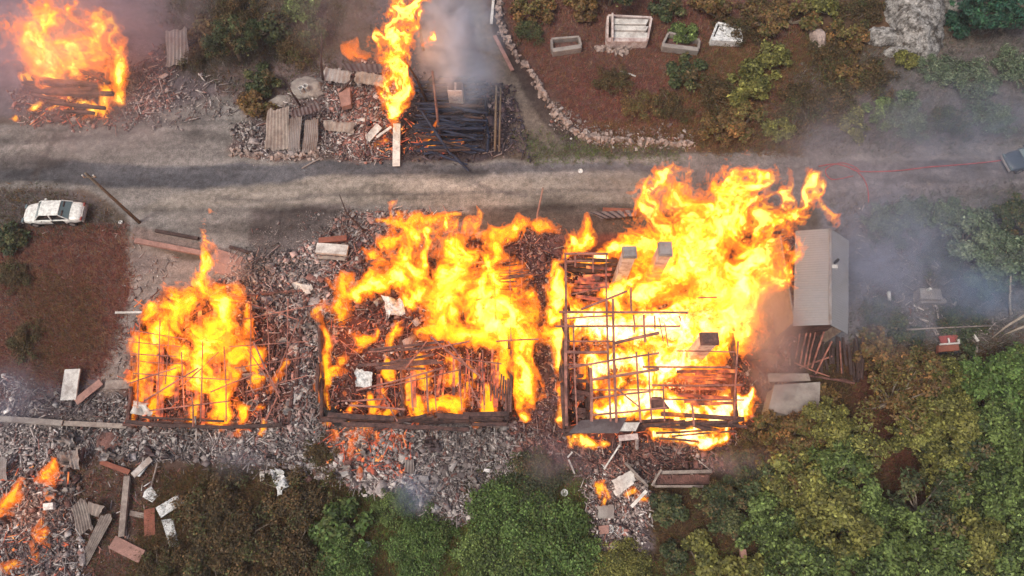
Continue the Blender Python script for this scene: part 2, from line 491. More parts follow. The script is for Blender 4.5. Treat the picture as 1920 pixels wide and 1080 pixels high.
fx = np.arange(-47, 47.01, .17); fy = np.arange(-5, 49.01, .17)
out = np.array([60, 80, 110, 160, 260, 450, 900.])
xs = np.concatenate([-out[::-1], fx, out]); ys = np.concatenate([-out[::-1] + 20, [-25, -12], fy, out + 20])
g = grid_mesh('ground', xs, ys, 'ground'); g['kind'] = 'structure'
def on_road(x, y):
    px, py = PX(x, y, 0 * x); return sdpoly(px, py, ROAD) + 5 * fbm(x * .8, y * .8, 0, 3, 9) > 0
def on_path(x, y):
    px, py = PX(x, y, 0 * x); return (sdpoly(px, py, PATH) + 4 * fbm(x * .8, y * .8, 0, 3, 9) > 0) & ~on_road(x, y)
r_ = grid_mesh('road', np.arange(-60, 60, .2), np.arange(18, 40, .2), 'ground', on_road, .006); r_['kind'] = 'structure'
r_ = grid_mesh('path', np.arange(-6, 8, .2), np.arange(26, 52, .2), 'ground', on_path, .006); r_['kind'] = 'structure'
# ------------------------------------------------------------------ houses
def house_frame(name, label, cat='house', at=(0, 0), group=None):
    p = P(*at); return empty(name, (0, 0, 0), label, cat, group)

def logwall(root, a, b, n, r, m='log', z0=0.0, jit=.06, name='log_wall', broken=.35):
    """a burnt wall of stacked logs: upper logs are broken, slipped or gone"""
    mb = MB()
    a = Vector(a); b = Vector(b); L = (b - a).length; d_ = (b - a).normalized(); s = Vector((-d_.y, d_.x, 0))
    for i in range(n):
        z = z0 + r + i * r * 1.85; u = -random.uniform(0, .25) / L
        while u < 1.0:
            ln_ = random.uniform(.9, 3.2) / L; v = min(u + ln_, 1.0 + random.uniform(0, .25) / L)
            if random.random() > broken * (i + .6) / n:
                o1, o2 = random.gauss(0, jit * (1 + i * .25)), random.gauss(0, jit * (1 + i * .25))
                p = a.lerp(b, u) + s * o1; q = a.lerp(b, v) + s * o2
                p.z = z + random.uniform(-.08, .04); q.z = z + random.uniform(-.12, .04)
                k = 4; pts = [p.lerp(q, e / k) + Vector((random.uniform(-.03, .03), random.uniform(-.03, .03), random.uniform(-.03, .03))) for e in range(k + 1)]
                rs = [r * random.uniform(.75, 1.05) for _ in pts]; rs[0] *= random.uniform(.4, 1); rs[-1] *= random.uniform(.4, 1)
                mb.tube(pts, rs, 7)
            u = v + random.uniform(.0, .25) / L
    return mb.build(name, m, root)

def beams(root, name, m, lst, hf, w=.12, jit=0.0):
    for it in lst:
        x0, y0, x1, y1 = it[:4]; ww = (it[4] if len(it) > 4 else w) * (.8 if m == 'rafter' else 1)
        if name == 'burnt_log': y0 += random.gauss(0, 5); y1 += random.gauss(0, 5); x1 += random.gauss(0, 12)
        a = G(x0, y0, hf(x0, y0)); b = G(x1, y1, hf(x1, y1))
        mb = MB(); mid = a.lerp(b, .5) + Vector((random.uniform(-.04, .04), random.uniform(-.04, .04), random.uniform(-.08, .01)))
        mb.beam(a, mid, ww).beam(mid, b, ww)
        mb.build(name, m, root)

# --- right-hand house: open grid of rafters and battens over the fire
hF = empty('burning_house', (0, 0, 0), "burning house with its open grid of rafters and battens standing over white flames", 'house', 'burning houses')
def hFz(px, py):
    if py < 588: return 3.4 + (py - 475) / 113.0 * 2.2
    return 5.6 - (py - 588) / 207.0 * 2.6
W = lambda px, py, h: G(px, py, h)
crn = [G(1062, 800, .1), G(1400, 790, .1), G(1385, 560, .1), G(1058, 500, .1)]
FZ = lambda p, z: Vector((p.x, p.y, z))
a_, b_ = G(1064, 795, 3.0), G(1395, 782, 3.0); c_, d_ = G(1380, 560, 3.2), G(1058, 476, 3.3)
logwall(hF, FZ(a_, 0), FZ(b_, 0), 8, .15); logwall(hF, FZ(a_, 0), FZ(d_, 0), 9, .15); logwall(hF, FZ(b_, 0), FZ(c_, 0), 7, .15)
logwall(hF, FZ(d_, 0), FZ(G(1250, 476, 3.3), 0), 8, .15)
logwall(hF, FZ(G(1108, 640, 2.4), 0), FZ(G(1110, 790, 2.4), 0), 7, .14)
beams(hF, 'rafter', 'rafter', [
    (1060, 476, 1061, 588, .16), (1061, 588, 1062, 798, .2), (1075, 606, 1082, 796, .11), (1078, 480, 1078, 500), (1108, 690, 1109, 790, .2), (1112, 476, 1112, 510, .1),
    (1137, 560, 1145, 790, .15), (1149, 560, 1156, 792, .18), (1137, 476, 1137, 560, .1), (1188, 590, 1189, 625, .11), (1207, 590, 1210, 642, .14), (1193, 660, 1201, 792, .13), (1227, 592, 1228, 620, .1),
    (1216, 660, 1222, 790, .1), (1243, 720, 1246, 790, .1), (1298, 760, 1301, 800, .12), (1384, 640, 1376, 780, .1), (1183, 540, 1184, 584, .14), (1273, 592, 1276, 602, .09)], hFz)
beams(hF, 'batten', 'rafter', [
    (1048, 585, 1290, 586, .14), (1062, 597, 1148, 592, .1), (1042, 612, 1275, 612, .13), (1066, 640, 1150, 640, .1), (1062, 660, 1140, 660, .18), (1150, 644, 1236, 624, .2),
    (1062, 684, 1110, 684, .1), (1066, 690, 1236, 662, .13), (1110, 712, 1236, 692, .18), (1112, 731, 1245, 731, .1), (1110, 747, 1220, 734, .12), (1156, 728, 1200, 764, .1),
    (1110, 778, 1250, 764, .13), (1205, 688, 1370, 689, .13), (1222, 722, 1392, 722, .12), (1220, 748, 1395, 750, .1), (1058, 476, 1140, 476, .16), (1060, 490, 1110, 490, .12),
    (1090, 580, 1175, 546, .15), (1072, 552, 1140, 536, .08), (1268, 658, 1380, 660, .08), (1310, 558, 1344, 557, .08), (1246, 606, 1253, 650, .07), (1236, 596, 1244, 640, .07)], hFz)
beams(hF, 'fallen_beam', 'char2', [(1240, 776, 1395, 786, .24), (1236, 800, 1350, 798, .14), (1230, 812, 1330, 806, .12), (1250, 790, 1400, 800, .16), (1260, 818, 1380, 808, .1), (1236, 822, 1310, 828, .12)], lambda a, b: 1.7 - (b - 776) * .02)
def boards(root, name, m, quad, h, n, gap=.3, vertical=True, th=.04, jitter=.06):
    """planks laid between the px quad (tl, tr, br, bl); one mesh of planks"""
    tl, tr, br, bl = [Vector(G(a, b, hh)) for (a, b), hh in zip(quad, h)]
    mb = MB()
    for i in range(n):
        if random.random() < .16: continue
        u0, u1 = (i + gap * .5 * random.random()) / n, (i + 1 - gap * random.random()) / n
        if vertical: q = [tl.lerp(tr, u0), tl.lerp(tr, u1), bl.lerp(br, u1), bl.lerp(br, u0)]
        else: q = [tl.lerp(bl, u0), tl.lerp(bl, u1), tr.lerp(br, u1), tr.lerp(br, u0)]
        e0, e1 = random.uniform(0, .5) ** 1.5, random.uniform(0, .5) ** 1.5
        q = [q[0].lerp(q[3], e0), q[1].lerp(q[2], e0), q[2].lerp(q[1], e1), q[3].lerp(q[0], e1)]
        z = random.uniform(-jitter, jitter); sk = random.gauss(0, .07)
        w4 = (q[1] - q[0]).normalized(); q = [q[0] + w4 * sk, q[1] + w4 * sk, q[2] - w4 * sk, q[3] - w4 * sk]
        q = [v + Vector((0, 0, z + random.uniform(-.02, .02))) for v in q]
        mb.quadbox([v - Vector((0, 0, th)) for v in q] + q)
    return mb.build(name, m, root)
boards(hF, 'attic_floor', 'ember', [(1076, 498), (1150, 500), (1142, 566), (1072, 560)], [2.9, 2.9, 2.9, 2.9], 9, vertical=False)
boards(hF, 'attic_floor', 'ember', [(1265, 690), (1385, 695), (1385, 760), (1262, 760)], [2.2] * 4, 10, vertical=False)
boards(hF, 'side_room_floor', 'char2', [(1070, 690), (1106, 690), (1108, 785), (1072, 785)], [1.6] * 4, 9, vertical=False, jitter=.2)
def chimney(root, px, py, top, w, d_, m='plaster', capm='tin', bot=0.0, lean=.0):
    c = G(px, py, top); mb = MB()
    mb.box(c.x - w / 2, c.x + w / 2, c.y - d_ / 2, c.y + d_ / 2, bot, top - .25)
    o = mb.build('chimney', m, root, bevel=.02)
    mc = MB(); mc.box(c.x - w / 2 - .07, c.x + w / 2 + .07, c.y - d_ / 2 - .07, c.y + d_ / 2 + .07, top - .245, top - .12)
    for sx in (-1, 1):
        for sy in (-1, 1):
            mc.box(c.x + sx * w * .38 - .05, c.x + sx * w * .38 + .05, c.y + sy * d_ * .38 - .05, c.y + sy * d_ * .38 + .05, top - .118, top + .06)
    mc.quadbox([(c.x - w / 2 - .04, c.y - d_ / 2 - .04, top + .062), (c.x + w / 2 + .04, c.y - d_ / 2 - .04, top + .062), (c.x + w / 2 + .04, c.y + d_ / 2 + .04, top + .062), (c.x - w / 2 - .04, c.y + d_ / 2 + .04, top + .062),
                (c.x - w / 2 - .02, c.y - d_ / 2, top + .12), (c.x + w / 2 + .02, c.y - d_ / 2, top + .12), (c.x + w / 2 + .02, c.y + d_ / 2, top + .12), (c.x - w / 2 - .02, c.y + d_ / 2, top + .12)])
    k = mc.build('chimney_cap', capm, o); 
    return o
c1 = chimney(hF, 1181, 472, 6.0, .75, .62); c1['label'] = "white chimney with a grey cap, western of the two behind"
c2 = chimney(hF, 1248, 466, 5.8, .72, .8); c2['label'] = "white chimney with a large square cap in the tall flames"
c3 = chimney(hF, 1331, 634, 5.4, .95, .62, 'plaster', 'char2'); c3['label'] = "grey chimney with a blackened cap at the east end"
mb = MB(); q = [G(1088, 788, 2.7), G(1176, 782, 2.8), G(1160, 812, 2.3), G(1066, 812, 2.2)]
mb.poly(q[::-1], .08); mb.build('porch_roof', 'tin_dark', hF)
mb = MB(); q = [G(1164, 792, 2.4), G(1200, 792, 2.4), G(1192, 808, 2.2), G(1160, 808, 2.2)]
mb.poly(q[::-1], .1); mb.build('porch_roof', 'white', hF)
mb = MB(); q = [G(1222, 744, 3.4), G(1240, 744, 3.4), G(1256, 766, 3.1), G(1220, 768, 3.1)]
mb.poly(q[::-1], .12); mb.build('roof_fragment', 'char2', hF)
mb = MB(); mb.beam(G(1160, 822, 1.9), G(1196, 818, 1.9), .35, .12); mb.beam(G(1163, 824, 1.8), G(1163, 836, .2), .15); mb.beam(G(1194, 822, 1.8), G(1194, 842, .2), .15)
mb.build('doorway_lintel', 'plaster', hF)

# --- middle house: fallen roof inside log walls
hE = empty('burning_house', (0, 0, 0), "burning house with a charred log front wall and collapsed red boards inside", 'house', 'burning houses')
logwall(hE, P(612, 792), P(955, 790), 5, .17, 'log'); logwall(hE, P(612, 790), P(606, 600), 5, .15, 'log'); logwall(hE, P(955, 790), P(962, 560), 6, .15, 'log')
logwall(hE, P(760, 780), P(756, 640), 3, .14, 'char2'); logwall(hE, P(700, 500), P(960, 480), 4, .15, 'char2')
boards(hE, 'roof_boards', 'ember', [(850, 655), (945, 650), (940, 768), (845, 770)], [2.2, 2.4, 1.2, 1.0], 16, jitter=.25, gap=.6)
boards(hE, 'roof_boards', 'char2', [(668, 650), (850, 640), (846, 690), (670, 700)], [1.6, 2.0, 1.6, 1.4], 8, vertical=False, jitter=.15)
boards(hE, 'roof_boards', 'ember', [(700, 700), (842, 690), (838, 768), (700, 765)], [1.0, 1.2, .8, .6], 12, jitter=.3, gap=.9)
boards(hE, 'wall_boards', 'char2', [(937, 700), (962, 700), (960, 776), (935, 776)], [1.8] * 4, 5, jitter=.1)
boards(hE, 'roof_boards', 'char2', [(880, 500), (1000, 490), (1000, 560), (890, 570)], [2.4, 2.6, 1.8, 1.4], 13, vertical=False, jitter=.3, gap=.8)
fallz = lambda a, b: 2.2 + random.uniform(-.3, .3)
beams(hE, 'fallen_rafter', 'rafter', [(808, 632, 900, 705, .14), (840, 640, 880, 692, .1), (668, 732, 830, 690, .12), (700, 730, 860, 694, .08), (780, 660, 880, 640, .1), (850, 672, 940, 682, .08),
    (718, 740, 745, 790, .1), (880, 720, 900, 760, .08), (868, 494, 960, 486, .14), (890, 520, 985, 505, .1), (925, 480, 930, 600, .1), (955, 470, 958, 640, .1), (980, 470, 975, 620, .08),
    (940, 600, 1000, 596, .1), (930, 640, 1010, 636, .1), (960, 560, 1012, 566, .08), (655, 760, 760, 768, .14), (640, 752, 720, 748, .1), (770, 700, 775, 770, .1), (800, 700, 803, 772, .14), (815, 700, 818, 770, .08),
    (800, 640, 760, 690, .09), (690, 660, 735, 655, .08), (860, 700, 866, 770, .07), (905, 656, 908, 770, .07), (884, 656, 886, 768, .06)], fallz)
mb = MB()
for i in range(7):
    x = 610 + i * 4; mb.beam(P(x - 8, 768 + random.uniform(-4, 4), .9 + .05 * i), P(x + 22, 800 + random.uniform(-5, 3), .5), .22)
mb.build('burnt_log_corner', 'black', hE)
beams(hE, 'fallen_log', 'log', [(615, 778, 740, 785, .3), (640, 796, 760, 800, .26), (700, 806, 800, 778, .16), (820, 780, 880, 782, .3), (868, 778, 955, 776, .28), (885, 796, 950, 796, .2), (735, 800, 880, 806, .22)], lambda a, b: 1.7)

# --- left house: thin fallen battens
hD = empty('burning_house', (0, 0, 0), "burning house nearest the red field, thin sagging battens across its floor", 'house', 'burning houses')
logwall(hD, P(246, 796), P(530, 802), 3, .14, 'char2'); logwall(hD, P(246, 790), P(275, 590), 3, .14, 'char2'); logwall(hD, P(545, 800), P(575, 560), 2, .13, 'char2'); logwall(hD, P(430, 560), P(600, 545), 2, .12, 'char2')
thz = lambda a, b: 1.5 + random.uniform(-.35, .35)
beams(hD, 'batten', 'rafter', [(238, 617, 350, 636, .07), (240, 640, 340, 650, .06), (232, 662, 330, 668, .07), (232, 675, 340, 682, .06), (262, 596, 258, 760, .07), (300, 600, 296, 760, .07), (318, 600, 310, 720, .07),
    (238, 720, 330, 690, .08), (270, 752, 372, 690, .1), (345, 720, 410, 660, .08), (475, 640, 520, 735, .12), (464, 655, 525, 745, .08), (520, 745, 498, 790, .1), (360, 740, 362, 800, .09), (440, 560, 560, 600, .08),
    (450, 600, 600, 570, .07), (470, 560, 470, 720, .07), (500, 560, 506, 700, .06), (540, 560, 536, 720, .07), (430, 650, 580, 640, .07), (440, 690, 580, 668, .06), (460, 735, 575, 705, .07), (560, 600, 520, 700, .07),
    (250, 700, 430, 712, .07), (280, 770, 430, 752, .09), (340, 660, 345, 770, .07), (380, 640, 376, 790, .08), (420, 650, 424, 790, .07), (395, 735, 470, 705, .08)], thz)
beams(hD, 'sill_beam', 'char', [(236, 790, 330, 800, .22), (330, 798, 440, 802, .2), (440, 800, 530, 796, .2), (262, 782, 420, 790, .12)], lambda a, b: .9)
beams(hD, 'standing_post', 'tin', [(369, 806, 366, 780, .1), (368, 826, 369, 806, .1)], lambda a, b: 1.2 if b < 800 else .3)
boards(hD, 'floor_boards', 'ember', [(262, 600), (430, 560), (440, 790), (250, 785)], [.35] * 4, 20, vertical=True, jitter=.1)
boards(hD, 'floor_boards', 'char2', [(440, 600), (575, 590), (545, 780), (445, 785)], [.3] * 4, 15, vertical=True, jitter=.1, gap=.8)

# --- top-left burning house
hA = empty('burning_house', (0, 0, 0), "small burning house with leaning rafters above the road at the far west", 'house', 'burning houses')
logwall(hA, P(62, 178), P(215, 178), 5, .16, 'log'); logwall(hA, P(62, 178), P(60, 80), 5, .15, 'log'); logwall(hA, P(215, 178), P(215, 90), 5, .15, 'log')
beams(hA, 'rafter', 'rafter', [(132, 20, 225, 100, .14), (128, 26, 212, 105, .1), (145, 25, 205, 110, .08), (150, 58, 190, 95, .08), (120, 80, 136, 108, .09)], lambda a, b: 3.5 if b < 70 else 1.2)
beams(hA, 'burnt_log', 'log', [(62, 150, 128, 158, .35), (65, 164, 160, 168, .3), (85, 172, 205, 180, .28), (95, 190, 200, 200, .22), (120, 206, 190, 214, .2), (128, 150, 200, 160, .2), (60, 182, 130, 186, .2), (150, 130, 205, 145, .2)], lambda a, b: 1.2)

# --- black log ruin with chimney
hC = empty('burnt_log_house', (0, 0, 0), "blackened log house ruin with a pale chimney stub under blue-white smoke", 'house')
for i in range(60):
    y = random.uniform(142, 288)
    x0 = random.uniform(768, 880); x1 = x0 + random.uniform(26, 90)
    x1 = min(x1, 914 - max(0, y - 230) * .4)
    h = .3 + 1.7 * (1 - abs(y - 200) / 100) + random.uniform(-.2, .2)
    if 150 < y < 192 and x1 > 834 and x0 < 872: continue
    if x1 - x0 < 12: continue
    tl_ = random.gauss(0, 3) if random.random() < .75 else random.gauss(0, 26)
    a = G(x0, y, max(.25, h)); b = G(x1, y + tl_, max(.25, h + random.uniform(-.35, .3)))
    MB().tube([a, a.lerp(b, .5) + Vector((0, 0, random.uniform(-.1, .05))), b], [.08, .11, .07], 7).build('charred_log', random.choice(('char_smoketint', 'char_smoketint', 'char_smoketint', 'char')), hC)
boards(hC, 'roof_boards', 'char_smoketint', [(776, 150), (912, 146), (914, 282), (772, 286)], [.6, .6, .5, .5], 34, vertical=False, jitter=.12, gap=.1)
logwall(hC, P(770, 282), P(905, 286), 2, .12, 'char_smoketint', broken=.8); logwall(hC, P(912, 160), P(915, 285), 2, .12, 'char_smoketint', broken=.8)
c = G(853, 160, 2.9); mb = MB(); mb.box(c.x - .55, c.x + .55, c.y - .4, c.y + .4, 0, 2.75); o = mb.build('chimney', 'plaster', hC, bevel=.03)
mb = MB(); mb.box(c.x - .52, c.x - .08, c.y - .3, c.y + .3, 2.755, 2.85); mb.box(c.x + .1, c.x + .52, c.y - .3, c.y + .3, 2.755, 2.84); mb.build('chimney_cap', 'char', o)

# --- gable roofed building on the east
gb = empty('gabled_outbuilding', (0, 0, 0), "narrow outbuilding with an intact grey gable roof beside the eastern flames", 'building')
rN, rS = G(1556, 429, 4.15), G(1556, 609, 4.15); wN, wS = G(1492, 433, 3.4), G(1487, 611, 3.4); eN, eS = G(1592, 452, 3.3), G(1590, 626, 3.3)
def corrug(root, name, a, b, c_, d2, m, n=40, amp=.006, th=.04):
    """a-b ridge, d-c eave; ribs run ridge to eave"""
    V = []; F = []
    for i in range(n * 4 + 1):
        u = i / (n * 4); z = amp * math.sin(2 * math.pi * i / 4)
        p = Vector(a).lerp(b, u); q = Vector(d2).lerp(c_, u)
        for t in (0, .5, 1): V.append(tuple(p.lerp(q, t) + Vector((0, 0, z + .03 * math.sin(u * 7 + t * 3)))))
    k = n * 4 + 1
    V += [(v[0], v[1], v[2] - th) for v in V]
    for i in range(k - 1):
        for t in range(2):
            A_ = i * 3 + t; F.append((A_, A_ + 3, A_ + 4, A_ + 1)); B_ = A_ + 3 * k; F.append((B_, B_ + 1, B_ + 4, B_ + 3))
    mb = MB(); mb.v = V; mb.f = F
    return mb.build(name, m, root, smooth=False)
corrug(gb, 'roof', rN, rS, wS, wN, 'roofgrey'); corrug(gb, 'roof', rN, rS, eS, eN, 'roofgrey')
mb = MB(); mb.beam(rN + Vector((0, 0, .06)), rS + Vector((0, 0, .06)), .16, .05); mb.build('ridge_cap', 'tin', gb)
mb = MB(); wi = .15
for p, q in ((wN, wS), (eN, eS)):
    s = 1 if p is wN else -1
    mb.box(min(p.x, q.x) + (wi if s > 0 else -.1 - wi), min(p.x, q.x) + (wi + .1 if s > 0 else -wi), q.y + .3, p.y - .2, 0, 3.25)
mb.build('wall', 'greywood', gb)
mb = MB(); mb.box(wN.x + .26, eN.x - .3, wN.y - .5, wN.y - .4, 0, 3.2); mb.build('wall', 'greywood', gb)
mb = MB(); mb.box(wS.x + .26, eS.x - .3, wS.y + .4, wS.y + .5, 0, 3.2); mb.build('wall', 'char2', gb)
p = G(1566, 492, 4.05); MB().tube([p - Vector((0, 0, .4)), p + Vector((0, 0, .45))], .09, 10).build('flue_pipe', 'black', gb)
p = G(1565, 500, 4.0); MB().box(p.x - .18, p.x + .18, p.y - .12, p.y + .12, p.z - .2, p.z + .05).build('flashing', 'white', gb)
leanz = lambda a, b: 2.6 if b < 660 else .5
lr = empty('collapsed_shed', (0, 0, 0), "collapsed dark shed with bare sloping rafters south of the gable roof", 'shed')
beams(lr, 'rafter', 'rafter', [(1512, 625, 1500, 682, .1), (1520, 625, 1508, 686, .1), (1529, 624, 1514, 690, .1), (1545, 622, 1522, 690, .12), (1500, 626, 1492, 672, .08), (1560, 640, 1530, 700, .1), (1575, 640, 1578, 700, .08), (1500, 690, 1560, 668, .12), (1490, 680, 1555, 706, .08)], leanz)
boards(lr, 'fallen_roof', 'char', [(1488, 622), (1590, 632), (1600, 712), (1480, 700)], [.7, .7, .4, .4], 16, jitter=.12, gap=.5)
logwall(lr, P(1604, 640), P(1600, 715), 5, .12, 'char'); logwall(lr, P(1482, 700), P(1600, 716), 2, .1, 'char2')
an = empty('concrete_annex', (0, 0, 0), "low flat grey concrete annex between the collapsed shed and the trees", 'shed')
mb = MB(); q = [G(1452, 722, 1.6), G(1538, 716, 1.6), G(1536, 790, 1.6), G(1440, 770, 1.6)]; mb.poly(q[::-1], .14); mb.build('roof_slab', 'concrete', an)
mb = MB()
for i in range(4): mb.beam(FZ(q[i].lerp(q[(i + 2) % 4], .06), .7), FZ(q[(i + 1) % 4].lerp(q[(i + 3) % 4], .06), .7), .14, 1.4)
mb.build('wall', 'concrete', an)
mb = MB(); q = [G(1440, 700, 1.0), G(1516, 700, 1.0), G(1520, 714, .95), G(1442, 716, .95)]; mb.poly(q[::-1], .08); mb.build('step_slab', 'greywood', an)

# --- tin rubble of the house above the road
def sheet(label, quad, h, m='tin', n=7, name='roofing_sheet', cat='metal sheet', amp=.035, group=None, crumple=0.0, ribs=True):
    tl, tr, br, bl = [P(a, b, hh) for (a, b), hh in zip(quad, h)]
    nu, nv = (n * 4 if ribs else 8), 8; V = []; F = []
    sd = random.random() * 50
    for i in range(nu + 1):
        for j in range(nv + 1):
            u, v = i / nu, j / nv
            eu = u + (.05 * float(vnoise(v * 5 + sd, 7.7, 0)) if i in (0, nu) else 0); ev = v + (.07 * float(vnoise(u * 6 + sd, 3.3, 0)) if j in (0, nv) else 0)
            p = tl.lerp(tr, eu).lerp(bl.lerp(br, eu), ev)
            z = (amp * math.sin(2 * math.pi * i / 4) if ribs else 0) + crumple * float(vnoise(u * 3.1 + sd, v * 3.1, 0, 3)) + .06 * math.sin(v * 3.1 + sd)
            V.append((p.x + crumple * .3 * float(vnoise(u * 4 + sd, v * 4, 2)), p.y, p.z + z + .05))
    k = nv + 1; nV = len(V)
    V += [(a, b, c - .015) for a, b, c in V]
    for i in range(nu):
        for j in range(nv):
            a = i * k + j; F.append((a, a + 1, a + k + 1, a + k)); F.append((nV + a, nV + a + k, nV + a + k + 1, nV + a + 1))
    mb = MB(); mb.v = V; mb.f = F
    o = mb.build(name, m, origin=centre(mb)); return tag(o, label, cat, group)
sheet("upright pale corrugated sheet at the west end of the tin rubble", [(502, 205), (542, 204), (545, 282), (496, 278)], [1.2, 1.2, .2, .2], 'greywood')
sheet("weathered corrugated sheet lapping the pale upright one", [(543, 222), (566, 220), (562, 284), (540, 282)], [1.0, 1.0, .3, .3], 'tin')
sheet("narrow dull sheet beside the grey rubble heap", [(572, 226), (598, 222), (594, 286), (566, 288)], [.7, .7, .2, .2], 'tin')
sheet("dark rusty sheet wedged under the white grey mound", [(545, 208), (600, 192), (606, 206), (548, 224)], [1.2, 1.2, .9, .9], 'tin_dark', 8)
sheet("pale bent sheet lying behind the toppled cabinet", [(610, 128), (660, 136), (656, 158), (604, 150)], [.9, .9, .6, .6], 'tin', 6)
sheet("clean grey sheet touching the column of flame", [(668, 134), (722, 144), (718, 163), (664, 154)], [1.2, 1.2, .8, .8], 'greywood', 6)
sheet("rust brown sheet above the clean grey one", [(640, 118), (722, 122), (724, 140), (650, 134)], [1.4, 1.4, 1.2, 1.2], 'tin_dark', 8)
sheet("leaning corrugated sheet fragment beside the autumn shrub", [(312, 60), (352, 53), (352, 118), (310, 126)], [2.4, 2.4, .2, .2], 'tin', 6)
sheet("flat dull sheet across the middle of the tin rubble", [(608, 228), (668, 232), (662, 250), (610, 244)], [.6, .6, .4, .4], 'greywood', 6)
sheet("crumpled pale sheet west of the smouldering rubble", [(106, 850), (155, 842), (152, 882), (112, 874)], [.6, .8, .3, .4], 'tin', 6, crumple=.5)
sheet("ribbed sheet leaning on the long grey panel", [(134, 950), (160, 932), (176, 990), (148, 1006)], [.5, .6, .3, .2], 'greywood', 6)
sheet("long ribbed grey panel lying southeast of the embers", [(192, 964), (214, 970), (164, 1058), (150, 1050)], [.3, .3, .2, .2], 'greywood', 5)
sheet("small grey offcut beside the crossing panels", [(168, 940), (198, 950), (184, 970), (166, 962)], [.7, .7, .4, .4], 'greywood', 3)
sheet("large dull sheet standing in the rubble by the west edge", [(-6, 854), (14, 860), (14, 900), (-8, 900)], [.9, .9, .3, .3], 'tin', 4)
sheet("twisted white sheet at the edge of the brown weeds", [(506, 880), (528, 878), (545, 905), (524, 932)], [.5, .5, .3, .2], 'whitespot', 4, crumple=.5, ribs=False)
sheet("bent cream sheet at the corner of the burning battens", [(250, 750), (280, 756), (285, 780), (250, 776)], [.8, .8, .5, .5], 'white', 4, crumple=.4, ribs=False)
sheet("pale sheet fallen between the two log houses", [(548, 530), (584, 532), (584, 552), (550, 548)], [.4, .5, .3, .3], 'white', 4, crumple=.4, ribs=False)
sheet("white scorched sheet inside the log house", [(664, 690), (700, 700), (694, 728), (666, 724)], [1.0, 1.2, .8, .8], 'whitespot', 4, crumple=.4, ribs=False)
sheet("grey sheet in ash at the north of the log house", [(718, 556), (752, 560), (760, 590), (722, 596)], [.8, .8, .5, .5], 'whitespot', 4, crumple=.6, ribs=False)
sheet("grey tin sheet laid on the ash above the grass", [(760, 862), (776, 862), (776, 888), (758, 884)], [.5, .5, .3, .3], 'tin', 3)
sheet("white sheet on the burning rubble tongue", [(1146, 902), (1186, 880), (1192, 900), (1160, 930)], [.8, .8, .5, .5], 'white', 4, ribs=False)
sheet("grey square sheet in the middle of the rubble tongue", [(1120, 950), (1150, 946), (1152, 972), (1122, 972)], [.5, .5, .4, .4], 'concrete', 4, ribs=False)
sheet("dark grey sheet lying in the smoke behind the porch", [(1100, 398), (1190, 392), (1194, 405), (1130, 412)], [.8, .8, .6, .6], 'tin_dark', 6)

def board(label, a, b, w, h=(.15, .15), m='greywood', t=.06, name='board', cat='board', group=None, bevel=.0):
    p, q = P(a[0], a[1], h[0]), P(b[0], b[1], h[1])
    d_ = (q - p); mb = MB(); mid = p.lerp(q, .5) + Vector((0, 0, .02))
    mb.beam(p, mid, w, t).beam(mid, q, w, t)
    o = mb.build(name, m, origin=centre(mb), bevel=bevel); return tag(o, label, cat, group)
board("long white board hanging down to the road below the flame column", (744, 232), (743, 312), .55, (.9, .3), 'white')
board("white board leaning beside the foot of the flame column", (712, 236), (688, 262), .6, (.8, .4), 'white')
board("thin white strip crossing the rubble into the flame column", (734, 238), (706, 258), .2, (.9, .6), 'white')
board("white plank pointing at the top edge by the stone wall", (926, -10), (921, 45), .22, (.3, .3), 'white')
board("long pink plank between the path and the stone wall", (927, 66), (961, 132), .3, (.3, .3), 'pinkboard')
board("thin stick in the middle of the red clearing", (1163, 132), (1192, 143), .1, (.1, .1), 'white')
board("upright pale plank standing at the south end of the red field", (136, 692), (128, 750), 1.0, (.5, .3), 'white', .12)
board("slanted beige plank beside the upright pale one", (190, 716), (142, 754), .5, (.3, .3), 'pinkboard')
board("short beige plank under the path's southern end", (198, 722), (244, 720), .6, (.3, .3), 'greywood')
board("long grey kerb rail running in from the west edge", (-20, 784), (120, 794), .35, (.4, .4), 'concrete', .4)
board("weathered beam continuing the grey kerb rail", (122, 794), (240, 800), .3, (.35, .3), 'greywood', .3)
board("rust coloured short door panel south of the white slab", (281, 954), (282, 1004), .65, (.15, .15), 'redwood')
board("pinkish panel lying in front of the thin upright beam", (212, 1016), (268, 1044), .75, (.15, .15), 'pinkboard', .12)
board("thin upright beam standing between panels on brown soil", (240, 893), (230, 1006), .36, (.3, .2), 'greywood', .2)
board("long brown beam crossing above the thin upright beam", (190, 866), (244, 886), .3, (.2, .2), 'redwood', .15)
board("grey splintered plank west of the white slab", (250, 892), (284, 860), .4, (.3, .4), 'tin')
board("small pale board lying beside the rust coloured panel", (244, 962), (276, 968), .3, (.1, .1), 'greywood')
board("beige concrete beam above the white rubble at the log house corner", (594, 466), (652, 470), .75, (.6, .6), 'white', .3)
board("dark red beam above the beige concrete beam", (598, 452), (650, 446), .4, (.7, .7), 'redwood', .2)
board("grey plank under the beige concrete beam", (596, 482), (652, 486), .25, (.4, .4), 'greywood')
board("thin white rail sloping from the porch to the rubble tongue", (1162, 834), (1132, 880), .1, (1.6, .5), 'white', .08)
board("short white rail near the grass south of the grid house", (1066, 862), (1077, 888), .1, (.5, .2), 'white', .08)
board("tiny white rail near the short one", (1073, 848), (1064, 858), .1, (.4, .4), 'white', .08)
board("thick white board sticking out of the rubble tongue", (1212, 920), (1184, 950), .2, (.9, .3), 'white')
board("white board under the white sheet on the rubble tongue", (1186, 902), (1152, 926), .35, (.6, .4), 'white')
board("wide pinkish plank on grey ash at the top of the path", (450, 492), (400, 476), .9, (.2, .2), 'pinkboard')
board("long pink ledge beam at the road edge", (255, 452), (385, 476), .35, (.3, .3), 'pinkboard', .25)
